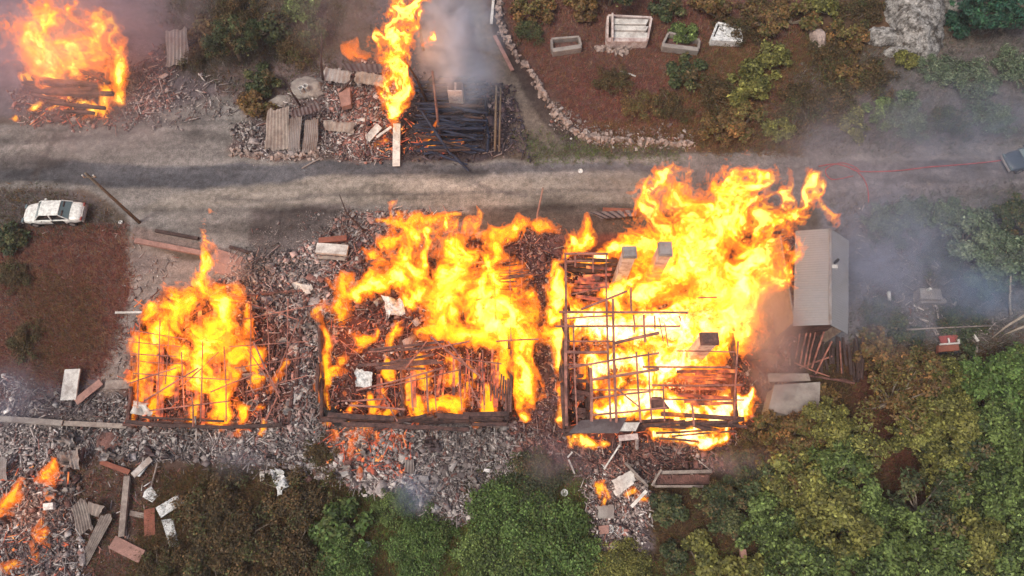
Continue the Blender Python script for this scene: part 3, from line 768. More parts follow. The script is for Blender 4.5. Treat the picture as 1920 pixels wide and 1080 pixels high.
board("charred beam lying on the road shoulder", (292, 433), (372, 448), .22, (.15, .15), 'char', .2)
board("small charred beam beside the burnt gravel", (430, 462), (470, 474), .2, (.15, .15), 'char', .2)
board("brown box beam in the dark yard behind the grid house", (1130, 395), (1195, 398), .4, (.5, .5), 'redwood', .3)
board("pale stick reaching from the path to the flames", (216, 586), (268, 586), .14, (.3, .5), 'white', .1)
board("short white plank in the dark garden south of the trees", (1362, 1050), (1372, 1062), .2, (.2, .2), 'white')
board("rusty post at the south edge", (1392, 1030), (1398, 1085), .35, (.4, .4), 'pinkboard', .2)
board("slim grey stick crossing the road verge", (566, 316), (602, 296), .08, (.2, .2), 'greywood')
board("dark plank lying west of the gable building", (1395, 444), (1430, 440), .2, (.3, .3), 'char')

def slab(label, quad, h, m, t=.1, name='panel', cat='panel', group=None):
    mb = MB(); q = [P(a, b, h + .0) for a, b in quad]; z = max(v.z for v in q)
    mb.poly([Vector((v.x, v.y, v.z)) for v in q][::-1], t); o = mb.build(name, m, origin=centre(mb), bevel=.015); return tag(o, label, cat, group)
slab("white mottled slab tilted above the rust coloured panel", [(292, 952), (334, 927), (344, 943), (302, 971)], .25, 'whitespot')
slab("white mottled slab with a dark southern end", [(303, 975), (323, 972), (336, 1024), (318, 1026)], .2, 'whitespot')
slab("white splintered slab beside the shovel", [(247, 890), (280, 856), (286, 862), (262, 894)], .3, 'whitespot')
slab("pale block in the embers of the western rubble", [(80, 944), (99, 942), (100, 954), (81, 957)], .5, 'whitespot', .3, 'block', 'block')
slab("small white block on dark soil west of the twisted sheet", [(487, 884), (496, 884), (496, 903), (488, 903)], .2, 'white', .15, 'block', 'block')
slab("beige slab below the ridge of white rubble", [(395, 478), (464, 486), (445, 520), (400, 510)], .12, 'pinkboard', .1)
slab("white blocky lump beside the fallen cabinet", [(632, 166), (656, 164), (658, 196), (640, 200)], .9, 'pinkboard', .5, 'cabinet', 'cabinet')
slab("brown plate in the tongue of rubble", [(1122, 986), (1142, 984), (1142, 1000), (1124, 1002)], .3, 'pinkboard', .1)
# round pans, tyre and basins in the rubble
def disc(label, px, py, r, m, name='basin', cat='basin', h=.25):
    p = P(px, py, 0); mb = MB(); n = 16; z = p.z
    for i, (rr, zz) in enumerate(((r * .75, z), (r, z + h), (r * .86, z + h + .01), (r * .62, z + h * .45))):
        for k in range(n): mb.v.append((p.x + rr * math.cos(2 * math.pi * k / n), p.y + rr * math.sin(2 * math.pi * k / n), zz))
    for i in range(3):
        for k in range(n): mb.f.append((i * n + k, i * n + (k + 1) % n, (i + 1) * n + (k + 1) % n, (i + 1) * n + k))
    mb.f.append(tuple(3 * n + k for k in range(n))); mb.f.append(tuple(range(n))[::-1])
    o = mb.build(name, m, origin=centre(mb)); return tag(o, label, cat)
disc("white round basin low on the rubble tongue", 1143, 992, .24, 'whitespot'); disc("second white basin, east on the rubble tongue", 1163, 995, .22, 'whitespot')
disc("smallest white basin, at the foot of the rubble tongue", 1178, 1034, .18, 'whitespot'); disc("grey pot standing in the ash of the west house", 476, 762, .38, 'tin', 'pot', 'pot', .4)
disc("white bowl on the road near the stone wall end", 1088, 323, .2, 'whitespot', 'bowl', 'bowl', .12); disc("white bowl on the dark tin heap", 570, 178, .2, 'whitespot', 'bowl', 'bowl', .9)
disc("white bowl close to the other on the tin heap", 579, 175, .2, 'whitespot', 'bowl', 'bowl', .9); disc("grey basin on soil at the northern edge of the grass", 1058, 924, .22, 'whitespot', 'bowl', 'bowl', .12)
disc("cream bucket by the western tin sheets of the left heap", 113, 892, .2, 'white', 'bucket', 'bucket', .3); disc("white pot beside the lone post on the left road edge", 228, 418, .16, 'whitespot', 'bowl', 'bowl', .12)

# shovel
sh = empty('shovel', tuple(P(285, 920)), "shovel with a pale square blade lying on brown soil", 'shovel'); 
def under(o, root): o.parent = root; o.matrix_parent_inverse = Matrix.Translation(-root.location); return o
under(MB().tube([P(296, 868, .3), P(284, 912, .15)], .05, 7).build('handle', 'greywood'), sh)
mb = MB(); mb.poly([P(284, 912, .16), P(297, 930, .1), P(286, 942, .1), P(268, 932, .1), P(272, 920, .12)][::-1], .04); under(mb.build('blade', 'whitespot'), sh)

# --- poles
def pole(label, pts, rs, m='bark', name='pole', cat='pole', group=None):
    mb = MB(); q = [P(*p) for p in pts]; mb.tube(q, rs, 8); o = mb.build(name, m, origin=centre(mb), smooth=True); return tag(o, label, cat, group)
up = empty('utility_pole', tuple(P(262, 418)), "tall wooden utility pole rising from the corner beside the white car", 'pole')
b0 = P(262, 418); top = Vector((b0.x, b0.y, 6.8))
under(MB().tube([b0, b0.lerp(top, .5), top], [.13, .11, .08], 9).build('post', 'bark', smooth=True), up)
under(MB().beam(top - Vector((.4, 0, .5)), top + Vector((.4, 0, -.5)), .08).build('crossarm', 'bark'), up)
for s in (-.35, .35): under(MB().tube([top + Vector((s, 0, -.44)), top + Vector((s, 0, -.25))], .05, 8).build('insulator', 'white'), up)
pole("charred post leaning out of the black log ruin", [(826, 282, .0), (822, 236, 1.4), (811, 134, 4.2)], [.14, .11, .08], 'char2')
pole("curved burnt trunk bending over beside the flame column", [(800, 190, .5), (782, 150, 2.0), (762, 118, 3.2), (744, 84, 4.6)], [.13, .1, .08, .04], 'char')
pole("tall burnt trunk reaching the top edge beside the flame column", [(794, 96, 2.5), (788, 60, 3.6), (781, 20, 5.0), (775, -20, 6.2)], [.12, .1, .08, .06], 'char')
pole("bent dark stem by the grey mound", [(563, 198, .3), (548, 176, 1.2), (537, 152, 2.2)], [.1, .07, .04], 'char')
pole("burnt stem rising from the tin rubble", [(606, 150, .6), (602, 120, 1.8), (603, 60, 3.5)], [.12, .09, .04], 'char')
pole("crooked burnt branch lying on the tin sheets", [(634, 176, .8), (652, 156, 1.2), (666, 142, 1.4)], [.1, .08, .05], 'char')
pole("thin burnt sapling west of the column of flame", [(688, 286, .1), (682, 246, 1.0), (690, 200, 2.2), (700, 170, 3.0)], [.08, .06, .05, .03], 'char2')
pole("pair of dark rails standing by the path, western one", [(928, 284, .1), (931, 160, 3.2)], [.1, .08], 'bark', 'rail', 'rail')
pole("pair of dark rails standing by the path, eastern one", [(936, 284, .1), (939, 166, 3.0)], [.08, .06], 'bark', 'rail', 'rail')
pole("thin pole with orange glow standing behind the middle flames", [(1005, 440, .1), (1008, 400, 1.5), (1018, 352, 3.3)], [.08, .07, .05], 'pinkboard')
pole("bare curved branch on the road behind the middle house", [(684, 434, .3), (650, 400, 1.2), (636, 364, 2.2)], [.08, .06, .03], 'char')
pole("dead pale branch reaching in from the east edge", [(1930, 586, 3.0), (1890, 610, 2.2), (1862, 632, 1.2)], [.1, .07, .04], 'deadwood', 'branch', 'branch')
pole("second dead pale branch just below the first", [(1930, 608, 2.6), (1896, 622, 2.0), (1872, 632, 1.0)], [.1, .06, .03], 'deadwood', 'branch', 'branch')
pole("long thin rail across the plots near the red trailer", [(1700, 618, .8), (1780, 614, .9), (1870, 610, 1.0)], [.06, .05, .05], 'greywood', 'rail', 'rail')
pole("slim pale stake in the smoke east of the gable roof", [(1668, 572, .0), (1666, 548, 1.0)], [.12, .12], 'white', 'stake', 'stake')
pole("slender green-grey trunk hanging under the smoky tree", [(1895, 590, .2), (1894, 560, 1.0), (1896, 510, 2.5)], [.1, .08, .05], 'deadwood', 'branch', 'branch')

# --- stone wall, ledges
def stonewall(label, line, wdt, h, name='stone_wall', m='stone', dens=1.0):
    pts = [P(a, b) for a, b in line]; V = []; F = []; n = 0
    mb = MB()
    for i in range(len(pts) - 1):
        a, b = pts[i], pts[i + 1]; L = (b - a).length; d_ = (b - a).normalized(); s = Vector((-d_.y, d_.x, 0))
        for k in range(int(L * 14 * dens)):
            t = random.random(); o = random.gauss(0, wdt * .33); z = random.uniform(0, h) * max(.3, 1 - abs(o) / wdt)
            c = a.lerp(b, t) + s * o + Vector((0, 0, z)); r = random.uniform(.09, .24)
            e = Euler((random.random() * 3, random.random() * 3, random.random() * 3)).to_matrix()
            q = []
            for zz in (-1, 1):
                for (xx, yy) in ((-1, -1), (1, -1), (1, 1), (-1, 1)):
                    q.append(c + e @ Vector((xx * r * random.uniform(.7, 1.1), yy * r * .75 * random.uniform(.7, 1.1), zz * r * .5 * random.uniform(.7, 1.2))))
            mb.quadbox(q)
    o = mb.build(name, m, origin=centre(mb)); return tag(o, label, 'wall')
stonewall("curved dry stone wall climbing from the road along the path", [(935, -10), (938, 50), (952, 80), (975, 112), (1000, 145), (1018, 180), (1040, 215), (1070, 245), (1100, 262), (1150, 268)], .42, .55)
stonewall("low scattered rubble wall along the north road verge", [(1095, 250), (1160, 262), (1230, 268), (1300, 270)], .5, .2, 'rubble_wall', dens=.7)
stonewall("ragged stone edge under the tin rubble", [(432, 284), (480, 292), (560, 296), (600, 290)], .5, .3, 'rubble_wall', dens=.8)
stonewall("pile of loose stones between the graves", [(1115, 92), (1150, 96), (1185, 92)], .5, .25, 'stone_pile', dens=1.4)
# grave enclosures
def grave(label, quad, open_c, h=.6, m='concrete', wt=.18):
    q = [P(a, b, h) for a, b in quad]; root = empty('grave_enclosure', tuple(sum((v for v in q), Vector()) / 4), label, 'grave', 'concrete graves in the red plot')
    root.location.z = 0
    for i in range(4):
        a, b = q[i], q[(i + 1) % 4]; w_ = wt * (2.2 if i == 2 else 1)
        a2 = a.lerp(b, .5 * w_ / max(.2, (b - a).length)) if i % 2 else a; b2 = b.lerp(a, .5 * w_ / max(.2, (b - a).length)) if i % 2 else b
        under(MB().beam(Vector((a2.x, a2.y, h / 2)), Vector((b2.x, b2.y, h / 2 + .003 * i)), w_, h).build('kerb_wall', m, bevel=.02), root)
    ii = [q[0].lerp(q[2], .1), q[1].lerp(q[3], .1), q[2].lerp(q[0], .1), q[3].lerp(q[1], .1)]
    for v in ii: v.z = h * open_c
    mb = MB(); mb.poly(ii[::-1], .1); under(mb.build('fill', 'char2' if open_c < .5 else m), root)
    return root
grave("small open grave enclosure nearest the stone wall", [(1034, 72), (1086, 68), (1090, 86), (1036, 94)], .25)
g2 = grave("largest grave, raised with pale stepped slabs", [(1140, 28), (1222, 32), (1214, 74), (1139, 74)], .8, .8, 'plaster')
for i, (y0, y1) in enumerate(((34, 44), (47, 56), (59, 72))):
    mb = MB(); mb.poly([P(1152, y0, .86 - .04 * i), P(1216, y0 + 2, .86 - .04 * i), P(1212, y1 + 1, .86 - .04 * i), P(1150, y1, .86 - .04 * i)][::-1], .2); under(mb.build('slab', 'white', bevel=.02), g2)
under(MB().beam(P(1148, 28, 1.0), P(1148, 74, 1.0), .14, .5).build('side_wall', 'plaster'), g2)
grave("open grave enclosure overgrown with shrubs", [(1254, 60), (1312, 74), (1310, 92), (1242, 84)], .2)
grave("small grave enclosure with a white spotted slab", [(1346, 42), (1386, 50), (1392, 74), (1334, 72)], .9, .7, 'whitespot')
# rocks
def rock(label, px, py, r, sq=(1, 1, .7), seed=0, name='rock_outcrop', m='rock', z=0.0):
    n1, n2 = 56, 34; V = []
    c = P(px, py)
    th = np.linspace(0, 2 * np.pi, n1, endpoint=False); ph = np.linspace(0, np.pi, n2)
    T, H = np.meshgrid(th, ph, indexing='ij')
    x, y, zz = np.cos(T) * np.sin(H), np.sin(T) * np.sin(H), np.cos(H)
    k = 1 + .38 * fbm(x * 1.5 + seed, y * 1.5, zz * 1.5, 3, seed) + .22 * np.abs(fbm(x * 5 + seed, y * 5, zz * 5, 4, seed + 2, .65))
    V = np.stack([x * k * r * sq[0], y * k * r * sq[1], zz * k * r * sq[2] + z], -1).reshape(-1, 3)
    I = np.arange(n1 * n2).reshape(n1, n2); J = np.roll(I, -1, 0)
    F = np.stack([I[:, :-1], I[:, 1:], J[:, 1:], J[:, :-1]], -1).reshape(-1, 4)
    o = mesh_np(name, V, F, m); o.location = c; return tag(o, label, 'rock')
rock("largest white cliff rock at the bend of the slope", 1710, 40, 2.3, (1.0, 1.5, .9), 3)
rock("white rock ledge below the cliff, split by dry grass", 1650, 72, 1.1, (1.3, .7, .7), 5)
rock("low white rock at the tip of the ledge", 1688, 98, .9, (1.4, .6, .7), 8)
rock("rock shoulder at the top edge behind the cliff", 1770, 5, 1.3, (1.5, .8, .8), 12)
rock("small round boulder above the road bushes", 1582, 196, .65, (1.2, .9, .7), 15, 'boulder', 'stone')
rock("grey ash-covered mound beside the tin rubble", 575, 166, 1.1, (1.2, .9, .45), 21, 'ash_mound', 'concrete')
rock("brown rock stump among the autumn bushes", 1532, 76, .8, (.8, 1.4, .9), 25, 'rock_stump', 'stone')
rock("round dark ash mound in the debris south of the path", 205, 826, .85, (1.1, 1, .35), 41, 'ash_mound', 'char2')
rock("second smaller grey mound at the edge of the tin rubble", 526, 192, .7, (1.2, .9, .45), 31, 'ash_mound', 'concrete')
# hose
def hose(label, line, m='rubberhose', r=.05):
    mb = MB(); pts = [P(a, b, .06) for a, b in line]; sp = []
    for i in range(len(pts) - 1):
        p0, p1, p2, p3 = pts[max(i - 1, 0)], pts[i], pts[i + 1], pts[min(i + 2, len(pts) - 1)]
        for k in range(6):
            t = k / 6; sp.append(.5 * ((2 * p1) + (p2 - p0) * t + (2 * p0 - 5 * p1 + 4 * p2 - p3) * t * t + (3 * p1 - p0 - 3 * p2 + p3) * t ** 3))
    sp.append(pts[-1]); mb.tube(sp, r, 6); o = mb.build('fire_hose', m, origin=centre(mb), smooth=True); return tag(o, label, 'hose', 'red fire hoses on the road')
hose("longest red hose, running down the road to the dark vehicle", [(1535, 312), (1565, 308), (1590, 314), (1612, 322), (1680, 320), (1740, 314), (1800, 309), (1860, 302), (1890, 298)])
hose("red hose looping tightly on the road behind the tall flames", [(1612, 322), (1600, 312), (1575, 306), (1548, 318), (1560, 336), (1600, 330)], r=.04)
hose("red hose curving south off the road", [(1600, 316), (1618, 334), (1626, 356), (1628, 380)], r=.04)

# small structures on the east plots
tr = empty('stone_bin', tuple(P(1746, 556)), "small pale box structure standing in the blue smoke", 'box')
q = [P(1724, 540, .9), P(1764, 541, .9), P(1768, 562, .9), P(1726, 560, .9)]
mb = MB(); mb.poly(q[::-1], .12); under(mb.build('lid', 'concrete', bevel=.02), tr)
mb = MB(); mb.poly([Vector((v.x, v.y, .77)) for v in q][::-1], .77); under(mb.build('body', 'greywood'), tr)
mb = MB(); mb.beam(P(1722, 568, .3), P(1770, 566, .3), .3, .5); under(mb.build('step', 'concrete'), tr)
mb = MB(); mb.box(-.08, .08, -.08, .08, 0, .35)
for i in range(len(mb.v)): mb.v[i] = tuple(Vector(mb.v[i]) + P(1739, 545, .9))
under(mb.build('vent', 'white'), tr)
rt = empty('red_trailer', tuple(P(1780, 652)), "small red trailer with a white rail among the shrubs", 'trailer')
q = [P(1760, 646, .6), P(1798, 642, .6), P(1800, 656, .6), P(1760, 660, .6)]
mb = MB(); mb.poly(q[::-1], .35); under(mb.build('bed', 'redwood', bevel=.03), rt)
mb = MB(); mb.beam(P(1762, 646, .8), P(1799, 643, .8), .1, .12); mb.beam(P(1778, 634, .8), P(1780, 645, .8), .08); mb.beam(P(1797, 636, .8), P(1799, 644, .8), .1); under(mb.build('rail', 'white'), rt)
for xx in (1768, 1792):
    p = P(xx, 662, .28); under(MB().tube([p + Vector((0, -.08, 0)), p + Vector((0, .08, 0))], .27, 12).build('wheel', 'black'), rt)
mb = MB(); mb.beam(P(1762, 638, .55), P(1796, 634, .55), .5, .1); under(mb.build('seat', 'red'), rt)
board("pale plank west of the dead branch tips", (1825, 628), (1834, 640), .2, (.3, .3), 'white')
board("beige block beyond the red trailer", (1818, 654), (1832, 656), .4, (.3, .3), 'greywood', .2)
# timber frame south of the grid house
fr = empty('timber_frame', tuple(P(1250, 890)), "low timber frame with a dark bed and V shaped struts by the trees", 'frame')
for i, (a, b, w_) in enumerate([((1228, 912, .4), (1330, 912, .4), .14), ((1240, 886, .5), (1334, 884, .5), .2), ((1214, 912, .5), (1172, 868, 1.2), .13), ((1222, 910, .52), (1240, 880, 1.1), .12), ((1230, 888, .45), (1226, 912, .42), .1), ((1208, 906, .45), (1178, 884, .8), .08)]):
    under(MB().beam(P(*a), P(*b), w_).build('strut', 'greywood'), fr)
mb = MB(); mb.poly([P(1234, 890, .2), P(1330, 890, .2), P(1330, 908, .2), P(1230, 908, .2)][::-1], .1); under(mb.build('bed', 'char2'), fr)

# ------------------------------------------------------------------ cars
def car(label, loc, rz, paint_, L=4.25, Wd=1.62, group=None, damaged=True):
    root = empty('sedan_car', (0, 0, 0), label, 'car', group)
    st = [(-L / 2, .42, .55, .70), (-L / 2 + .05, .36, .66, .80), (-L / 2 + .35, .30, .78, .92), (-1.30, .28, .84, .98), (-.85, .28, .88, 1.0), (0, .28, .90, 1.0), (.75, .28, .90, 1.0), (1.1, .28, .92, .99), (L / 2 - .35, .32, .93, .94), (L / 2 - .06, .40, .86, .84), (L / 2, .45, .70, .76)]
    V = []; F = []
    for x, zb, zt, k in st:
        h = Wd / 2 * k
        V += [(x, -h * .92, zb), (x, -h, zb + .12), (x, -h, zt - .16), (x, -h * .93, zt - .04), (x, -h * .6, zt), (x, 0, zt + .03), (x, h * .6, zt), (x, h * .93, zt - .04), (x, h, zt - .16), (x, h, zb + .12), (x, h * .92, zb)]
    n = 11
    for i in range(len(st) - 1):
        for j in range(n):
            a = i * n + j; b = i * n + (j + 1) % n
            F.append((a, b, b + n, a + n))
    F.append(tuple(range(n))); F.append(tuple(range((len(st) - 1) * n, len(st) * n))[::-1])
    mb = MB(); mb.v = V; mb.f = [f[::-1] for f in F]; o = mb.build('body', paint_, root, smooth=True)
    sd = o.modifiers.new('s', 'SUBSURF'); sd.levels = 1; sd.render_levels = 1
    # greenhouse: sits on the body; the roof smaller than its foot
    fx0, fx1, rx0, rx1 = -1.05, 1.35, -.55, .82; zb, zr = .93, 1.36; hw, rw = .74, .60
    mb = MB(); mb.poly([(rx0, -rw, zr), (rx1, -rw, zr), (rx1, -rw * .5, zr + .035), (rx1, rw * .5, zr + .035), (rx1, rw, zr), (rx0, rw, zr), (rx0, rw * .5, zr + .035), (rx0, -rw * .5, zr + .035)], .05); mb.build('roof', paint_, root, bevel=.015)
    for (x0, x1) in ((fx0, rx0), (fx1, rx1)):
        for s in (-1, 1): MB().beam((x0, s * hw, zb - .03), (x1, s * rw, zr - .03), .06).build('pillar', paint_, root)
    for s in (-1, 1): MB().beam((.15, s * hw, zb - .03), (.15, s * rw, zr - .03), .07).build('pillar', paint_, root)
    def pane(nm, q, m):
        q = [Vector(v) for v in q]; nrm = (q[1] - q[0]).cross(q[2] - q[0]).normalized() * .012
        MB().quadbox([v - nrm for v in q] + [v + nrm for v in q]).build(nm, m, root)
    e = .05
    pane('windscreen', [(fx0 + .02, -hw + e, zb), (fx0 + .02, hw - e, zb), (rx0 + .01, rw - e, zr - .03), (rx0 + .01, -rw + e, zr - .03)], 'glass')
    pane('rear_window', [(fx1 - .02, hw - e, zb), (fx1 - .02, -hw + e, zb), (rx1 - .01, -rw + e, zr - .03), (rx1 - .01, rw - e, zr - .03)], 'glass')
    for s in (-1, 1):
        if damaged and s < 0: continue
        pane('side_window', [(fx0 + .12, s * hw, zb), (.1, s * hw, zb), (.1, s * rw, zr - .05), (rx0 + .03, s * rw, zr - .05)], 'glass'); pane('side_window', [(.2, s * hw, zb), (fx1 - .12, s * hw, zb), (rx1 - .03, s * rw, zr - .05), (.2, s * rw, zr - .05)], 'glass')
    MB().box(-.98, 1.25, -.7, .7, .86, .955).build('interior', 'black', root)
    for x in (-.1, .75):
        for y in (-.36, .36): MB().box(x - .25, x + .25, y - .24, y + .24, .956, 1.02).box(x + .16, x + .27, y - .22, y + .22, 1.022, 1.25).build('seat', 'char', root, bevel=.03)
    for x in (-1.33, 1.30):
        for s in (-1, 1):
            wh = MB().tube([(x, s * (Wd / 2 - .17), .30), (x, s * (Wd / 2 + .005), .30)], .30, 20).build('wheel', 'black', root)
            MB().tube([(x, s * (Wd / 2 + .006), .30), (x, s * (Wd / 2 + .02), .30)], .18, 14).build('rim', 'tin', wh)
    for s in (-1, 1):
        MB().box(-L / 2 - .015, -L / 2 + .12, s * .56 - .16, s * .56 + .16, .58, .70).build('headlight', 'glass', root, bevel=.02)
        MB().box(L / 2 - .10, L / 2 + .015, s * .56 - .14, s * .56 + .14, .66, .78).build('tail_light', 'red', root, bevel=.02)
        MB().box(-.62, -.46, s * (Wd / 2 + .09) - .07, s * (Wd / 2 + .09) + .07, .93, 1.04).build('mirror', paint_, root, bevel=.02)
    MB().box(-L / 2 - .07, -L / 2 + .02, -.72, .72, .36, .52).build('bumper', 'tin', root, bevel=.03); MB().box(L / 2 - .02, L / 2 + .07, -.72, .72, .40, .56).build('bumper', 'tin', root, bevel=.03)
    root.location = loc; root.rotation_euler = (0, 0, rz); return root
p = P(113, 408, .0)
c1_ = car("white saloon car with broken side windows parked at the west road edge", (p.x, p.y, hz(p.x, p.y) + .0), math.radians(1.5), 'carpaint')
rgt = [o for o in c1_.children if o.name.startswith('body')]
MB().box(.1, .95, -.825, -.80, .5, .86).build('door_gap_shade', 'black', c1_)  # black plate stands in for the shade inside the open doorway
p = P(1928, 302, .0)
c2_ = car("dark vehicle at the end of the red hose, cut by the east edge", (p.x, p.y, hz(p.x, p.y)), math.radians(12), 'cardark', damaged=False)
for i, (x, y) in enumerate(((-.4, -.45), (-.4, .45), (.1, .3), (.1, -.3))):
    MB().box(x - .12, x + .12, y - .16, y + .16, 1.405, 1.5).build('roof_fitting', 'whitespot', c2_)

# crumpled scrap on the ash
for i in range(34):
    a, b = random.choice([(random.uniform(20, 600), random.uniform(805, 860)), (random.uniform(600, 940), random.uniform(820, 930)), (random.uniform(450, 600), random.uniform(560, 780)), (random.uniform(0, 130), random.uniform(890, 1070))])
    w_ = random.uniform(7, 17); h_ = random.uniform(6, 14)
    where = "between the two log houses" if b < 790 else ("in the southwest rubble" if b > 885 and a < 140 else ("on the ash bank below the middle house" if a > 600 else "on the ash bank below the west house"))
    mm = random.choice(('tin', 'tin_dark', 'concrete', 'tin')); sheet("crumpled " + {'tin': 'pale', 'tin_dark': 'dark', 'concrete': 'dull grey'}[mm] + " metal scrap lying " + where, [(a - w_, b - h_ * .6), (a + w_ * .4, b - h_), (a + w_, b + h_ * .5), (a - w_ * .5, b + h_)], [random.uniform(.15, .5) for _ in range(4)], mm, 3, 'metal_scrap', 'metal scrap', .03, 'crumpled scrap ' + where, .45, ribs=False)
# ------------------------------------------------------------------ scattered stuff
def pts_in(poly, n, soft=10, clump=.0):
    xs_ = [p[0] for p in poly]; ys_ = [p[1] for p in poly]
    out_ = []
    tot = 0
    while tot < n:
        a = rng.uniform(min(xs_) - 10, max(xs_) + 10, n * 2); b = rng.uniform(min(ys_) - 10, max(ys_) + 10, n * 2)
        sd = sdpoly(a, b, poly) / soft + .5 + rng.normal(0, .5, len(a))
        if clump: sd = sd + clump * fbm(a * .03, b * .03, 0, 3, 77)
        k = sd > .5; out_.append(np.stack([a[k], b[k]], 1)); tot += k.sum()
    q = np.concatenate(out_)[:n]
    x = (q[:, 0] - 960) / FPX; y = (540 - q[:, 1]) / FPX
    t = -HC / (-CT + y * ST)
    return x * t, (ST + y * CT) * t

BOXV = np.array([(-1, -1, -1), (1, -1, -1), (1, 1, -1), (-1, 1, -1), (-1, -1, 1), (1, -1, 1), (1, 1, 1), (-1, 1, 1)], float)
BOXF = np.array([(0, 3, 2, 1), (4, 5, 6, 7), (0, 1, 5, 4), (1, 2, 6, 5), (2, 3, 7, 6), (3, 0, 4, 7)])

def rots(n, tilt=.5):
    a = rng.uniform(0, 2 * np.pi, n); b = rng.normal(0, tilt, n); c = rng.normal(0, tilt, n)
    ca, sa, cb, sb, cc, sc_ = np.cos(a), np.sin(a), np.cos(b), np.sin(b), np.cos(c), np.sin(c)
    R = np.empty((n, 3, 3))
    R[:, 0, 0] = ca * cb; R[:, 0, 1] = ca * sb * sc_ - sa * cc; R[:, 0, 2] = ca * sb * cc + sa * sc_
    R[:, 1, 0] = sa * cb; R[:, 1, 1] = sa * sb * sc_ + ca * cc; R[:, 1, 2] = sa * sb * cc - ca * sc_
    R[:, 2, 0] = -sb; R[:, 2, 1] = cb * sc_; R[:, 2, 2] = cb * cc
    return R

def pick(n, pal):
    """pal: list of (rgb, weight)"""
    wts = np.array([p[1] for p in pal], float); wts /= wts.sum()
    i = rng.choice(len(pal), n, p=wts)
    c = np.array([lin(desat(p[0], 1.0)) for p in pal])[i] * ALB
    return np.clip(c * rng.lognormal(0, .12, n)[:, None], .004, .85)

GREY = [((176, 168, 162), 3), ((148, 138, 134), 5), ((122, 112, 110), 4), ((86, 76, 76), 2), ((168, 160, 156), 1.2), ((120, 88, 82), 2), ((205, 200, 196), .3)]
DARK = [((62, 58, 66), 5), ((80, 70, 74), 3), ((100, 84, 84), 2), ((140, 126, 122), .8)]
REDD = [((140, 98, 90), 4), ((104, 76, 72), 3), ((160, 116, 104), 3), ((166, 146, 138), 2), ((78, 58, 60), 3), ((180, 168, 160), .3)]  # debris tones made lighter and pinker to include the fires' glow
PALE = [((172, 160, 154), 3), ((146, 132, 126), 4), ((110, 98, 96), 3), ((214, 210, 204), .6), ((140, 100, 90), 2)]
def rubble(label, poly, n, pal, smin=.05, smax=.2, sticks=.2, hgtz=.25, soft=12, mound=0.0, name='rubble', m='rubble', kind='stuff', clump=.8):
    X, Y = pts_in(poly, n, soft, clump)
    n = int(n * 1.25); X, Y = pts_in(poly, n, soft, clump)
    s = (smin + (smax - smin) * rng.random(n) ** 5) * .75; s = np.where(rng.random(n) < .02, rng.uniform(.16, .34, n) * (smax / .2), s)
    s = s * .8 * (1 + .7 * fbm(X * .3, Y * .3, 0, 2, 95)); S = np.stack([s * rng.uniform(.6, 1.6, n), s * rng.uniform(.5, 1.1, n), s * rng.uniform(.12, .5, n) * np.where(s > .15, .4, 1)], 1)
    st = (rng.random(n) < sticks * .6) & (s < .15)
    S[st, 0] = rng.uniform(.12, .6, st.sum()) * (smax / .22) ** .5; S[st, 1] = rng.uniform(.012, .035, st.sum()); S[st, 2] = S[st, 1]
    Z = hgt(X, Y) + rng.random(n) * hgtz * (1 + mound * fbm(X * .4, Y * .4, 0, 2, 5))
    q = BOXV[None] * rng.uniform(.75, 1.15, (n, 8, 3)) * S[:, None, :]
    V = np.einsum('nij,nkj->nki', rots(n, .28), q) + np.stack([X, Y, Z], 1)[:, None, :]
    F = (BOXF[None] + (np.arange(n) * 8)[:, None, None]).reshape(-1, 4)
    C = np.repeat(pick(n, pal) * np.clip(1 + .95 * fbm(X * .32, Y * .32, 0, 4, 91, .6), .4, 1.9)[:, None], 6, 0)
    o = mesh_np(name, V.reshape(-1, 3), F, m, col=C); return tag(o, label, 'rubble' if name == 'rubble' else name.replace('_', ' '), None, kind)

rubble("tin and stone rubble heap north of the road", [(440, 240), (520, 200), (560, 150), (720, 120), (740, 300), (440, 292)], 3600, GREY)
rubble("pinkish burnt debris east of the tin rubble", [(620, 170), (740, 160), (740, 300), (640, 300)], 1800, REDD)
rubble("black debris around the log ruin", [(745, 140), (960, 170), (1000, 296), (745, 300)], 3200, DARK)
rubble("smoking debris around the far west house", [(20, 170), (230, 130), (300, 90), (330, 200), (230, 240), (40, 240)], 2400, REDD)
rubble("grey debris scattered at the head of the west road", [(230, 120), (480, 160), (430, 220), (240, 240)], 1400, GREY, .03, .14)
rubble("charred debris in the floor of the west house", [(275, 575), (430, 520), (590, 540), (580, 800), (246, 800)], 4600, REDD, .04, .2, .3, .3)
rubble("ash grey debris between the two log houses", [(430, 480), (640, 480), (620, 820), (540, 820), (560, 620), (430, 560)], 5200, GREY + [((176, 150, 142), 5)], .04, .22, .3, .3)  # extra pinkish tone carries the firelight on the ash
rubble("charred debris covering the floor of the middle house", [(610, 440), (960, 440), (960, 790), (610, 790)], 5200, REDD, .05, .26, .3, .5)
rubble("pale rubble north of the middle house", [(560, 480), (640, 400), (860, 400), (700, 500)], 3000, GREY + [((168, 130, 120), 6)], .04, .2)  # extra pink tone puts the nearby fires' glow into the rubble
rubble("brick debris in the alley between the middle and grid houses", [(965, 420), (1055, 430), (1062, 860), (960, 860)], 3400, REDD + [((170, 150, 146), 3)], .04, .18)
rubble("burnt debris under the rafter grid", [(1060, 480), (1400, 560), (1400, 790), (1060, 800)], 4200, REDD, .05, .25, .3, .5)
rubble("long bank of grey ash rubble below the houses", [(0, 796), (300, 800), (600, 800), (960, 805), (1000, 870), (930, 950), (860, 985), (790, 950), (640, 905), (440, 870), (200, 850), (0, 870)], 15000, GREY, .035, .2, .18, .25)
